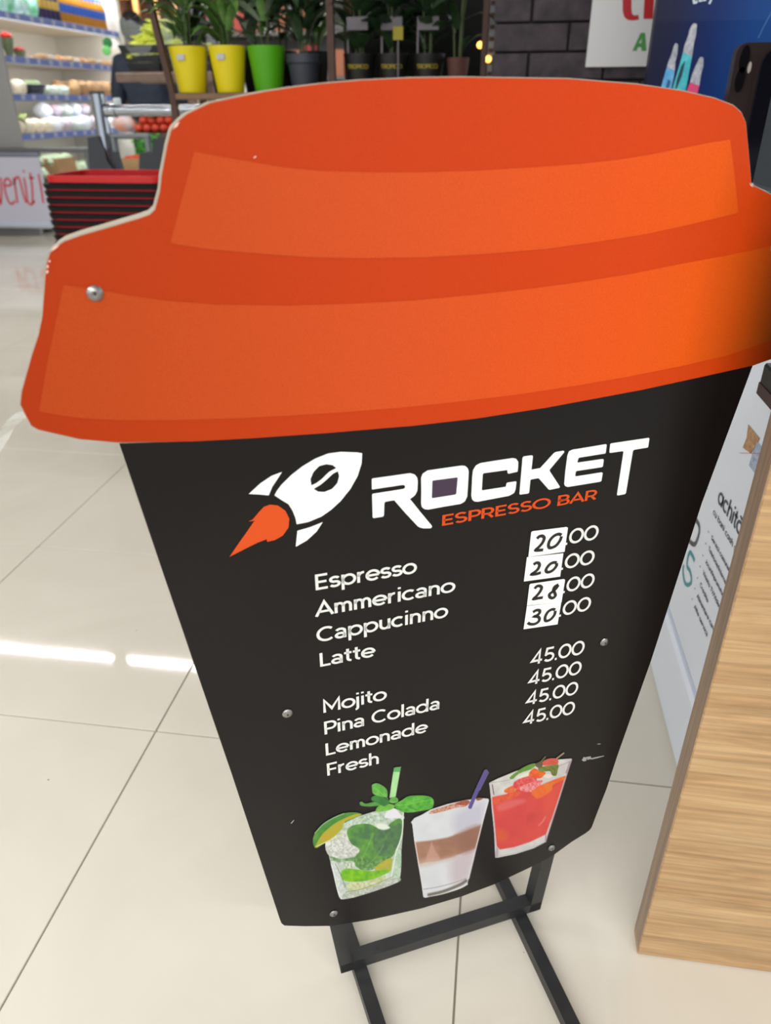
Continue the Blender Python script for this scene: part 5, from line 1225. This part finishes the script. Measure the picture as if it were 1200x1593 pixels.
# bakery shelving far behind: pale wooden uprights with orange-lit loaves
FY = 11.0
bak = empty('bakery_shelf', (aty(230,20,FY).x, FY, 0), 'wooden bakery shelving with orange-lit loaves far behind', 'shelf')
PLW = mat('pale_slat', (196,160,110), .7); BRW = mat('brown_back', (110,90,72), .8)
bx0, bx1 = aty(180,20,FY).x, aty(420,20,FY).x
MB().box((bx0, FY+.4, 0), (bx1+1.2, FY+.43, 2.6)).build('back_board', BRW, bak, False)
for px in (178,212,243,275,310,345,380,420): x = aty(px,20,FY).x; MB().box((x-.03, FY, 0), (x+.03, FY+.05, 2.6)).build('upright', PLW, bak, False)
for z in (.5,.95,1.4,1.85,2.3): MB().box((bx0-.02, FY+.051, z-.03), (bx1+1.2, FY+.399, z)).build('shelf_board', BRW, bak, False)
lv = MB().ball((0,0,0), (.16,.09,.08), 10, 7).mesh('bread_loaf'); lv.materials.append(mat('bread_crust', (224,140,60), .6))
for z in (.95,1.4,1.85,2.3):
    for k in range(9):
        o = link('bread_loaf', lv); o.location = (bx0+.22+.35*k, FY+.22, z+.081); tag(o, 'orange-brown loaf on the far bakery shelves', 'bread', 'loaves on the bakery shelves')
for px_ in ((192,8),):
    c = aty(193,2,FY+.1); MB().box((c.x-.16, FY+.06, c.z+.03), (c.x+.16, FY+.1, c.z+.05)).build('shelf_lamp', mat('orange_lamp', (255,170,70), .5, emit=9), bak, False)
wl_ = bpy.data.lights.new('warm_lamp', 'AREA'); wl_.size = .5; wl_.energy = 22; wl_.color = (1, .55, .2)
wo_ = bpy.data.objects.new('warm_lamp', wl_); COL.objects.link(wo_); wo_.location = (aty(195,8,FY).x, FY-.25, 2.55); wo_.rotation_euler = (-.5, 0, 0)
# product gondola seen through the plants
GYY = 6.2
gon = empty('product_shelf', (aty(370,60,GYY).x, GYY+.2, 0), 'grey product shelving seen through the potted plants', 'shelf')
gx0, gx1 = aty(250,60,GYY).x+.12, aty(560,60,GYY).x
MB().box((gx0, GYY+.35, 0), (gx1, GYY+.38, 2.2)).build('back_panel', mat('gondola_grey', (146,146,144), .7), gon, False)
for z in (.3,.65,1.0,1.22,1.5,1.8): MB().box((gx0, GYY, z-.02), (gx1, GYY+.349, z)).build('shelf', mat('gondola_shelf', (120,120,118), .6), gon, False)
cols = [(206,90,80), (214,208,200), (180,60,70), (230,190,90), (150,160,170), (226,226,222), (110,130,150), (190,120,90)]
pk = []
for i, c in enumerate(cols):
    me = MB().bbox((-.04,-.05,0), (.04,.05,.14+.03*(i % 3)), .004).mesh('product_pack', smooth=False); me.materials.append(mat('pack_%d' % i, c, .5)); pk.append(me)
for z in (1.0,1.22,1.5,1.8):
    x = gx0+.06; k = 0
    while x < gx1-.05:
        if random.random() > .25:
            ci = random.randrange(8); o = link('product_pack', pk[ci]); o.location = (x, GYY+.09, z+.0005); k += 1; tag(o, '%s %s pack from the left, %s shelf behind the plants' % (ORD[k-1], ('salmon','cream','dark red','yellow','grey','white','slate blue','tan')[ci], {1.0:'lowest visible',1.22:'second',1.5:'third',1.8:'top'}[z]), 'package', 'packs on the shelving behind the plants')
        x += .105
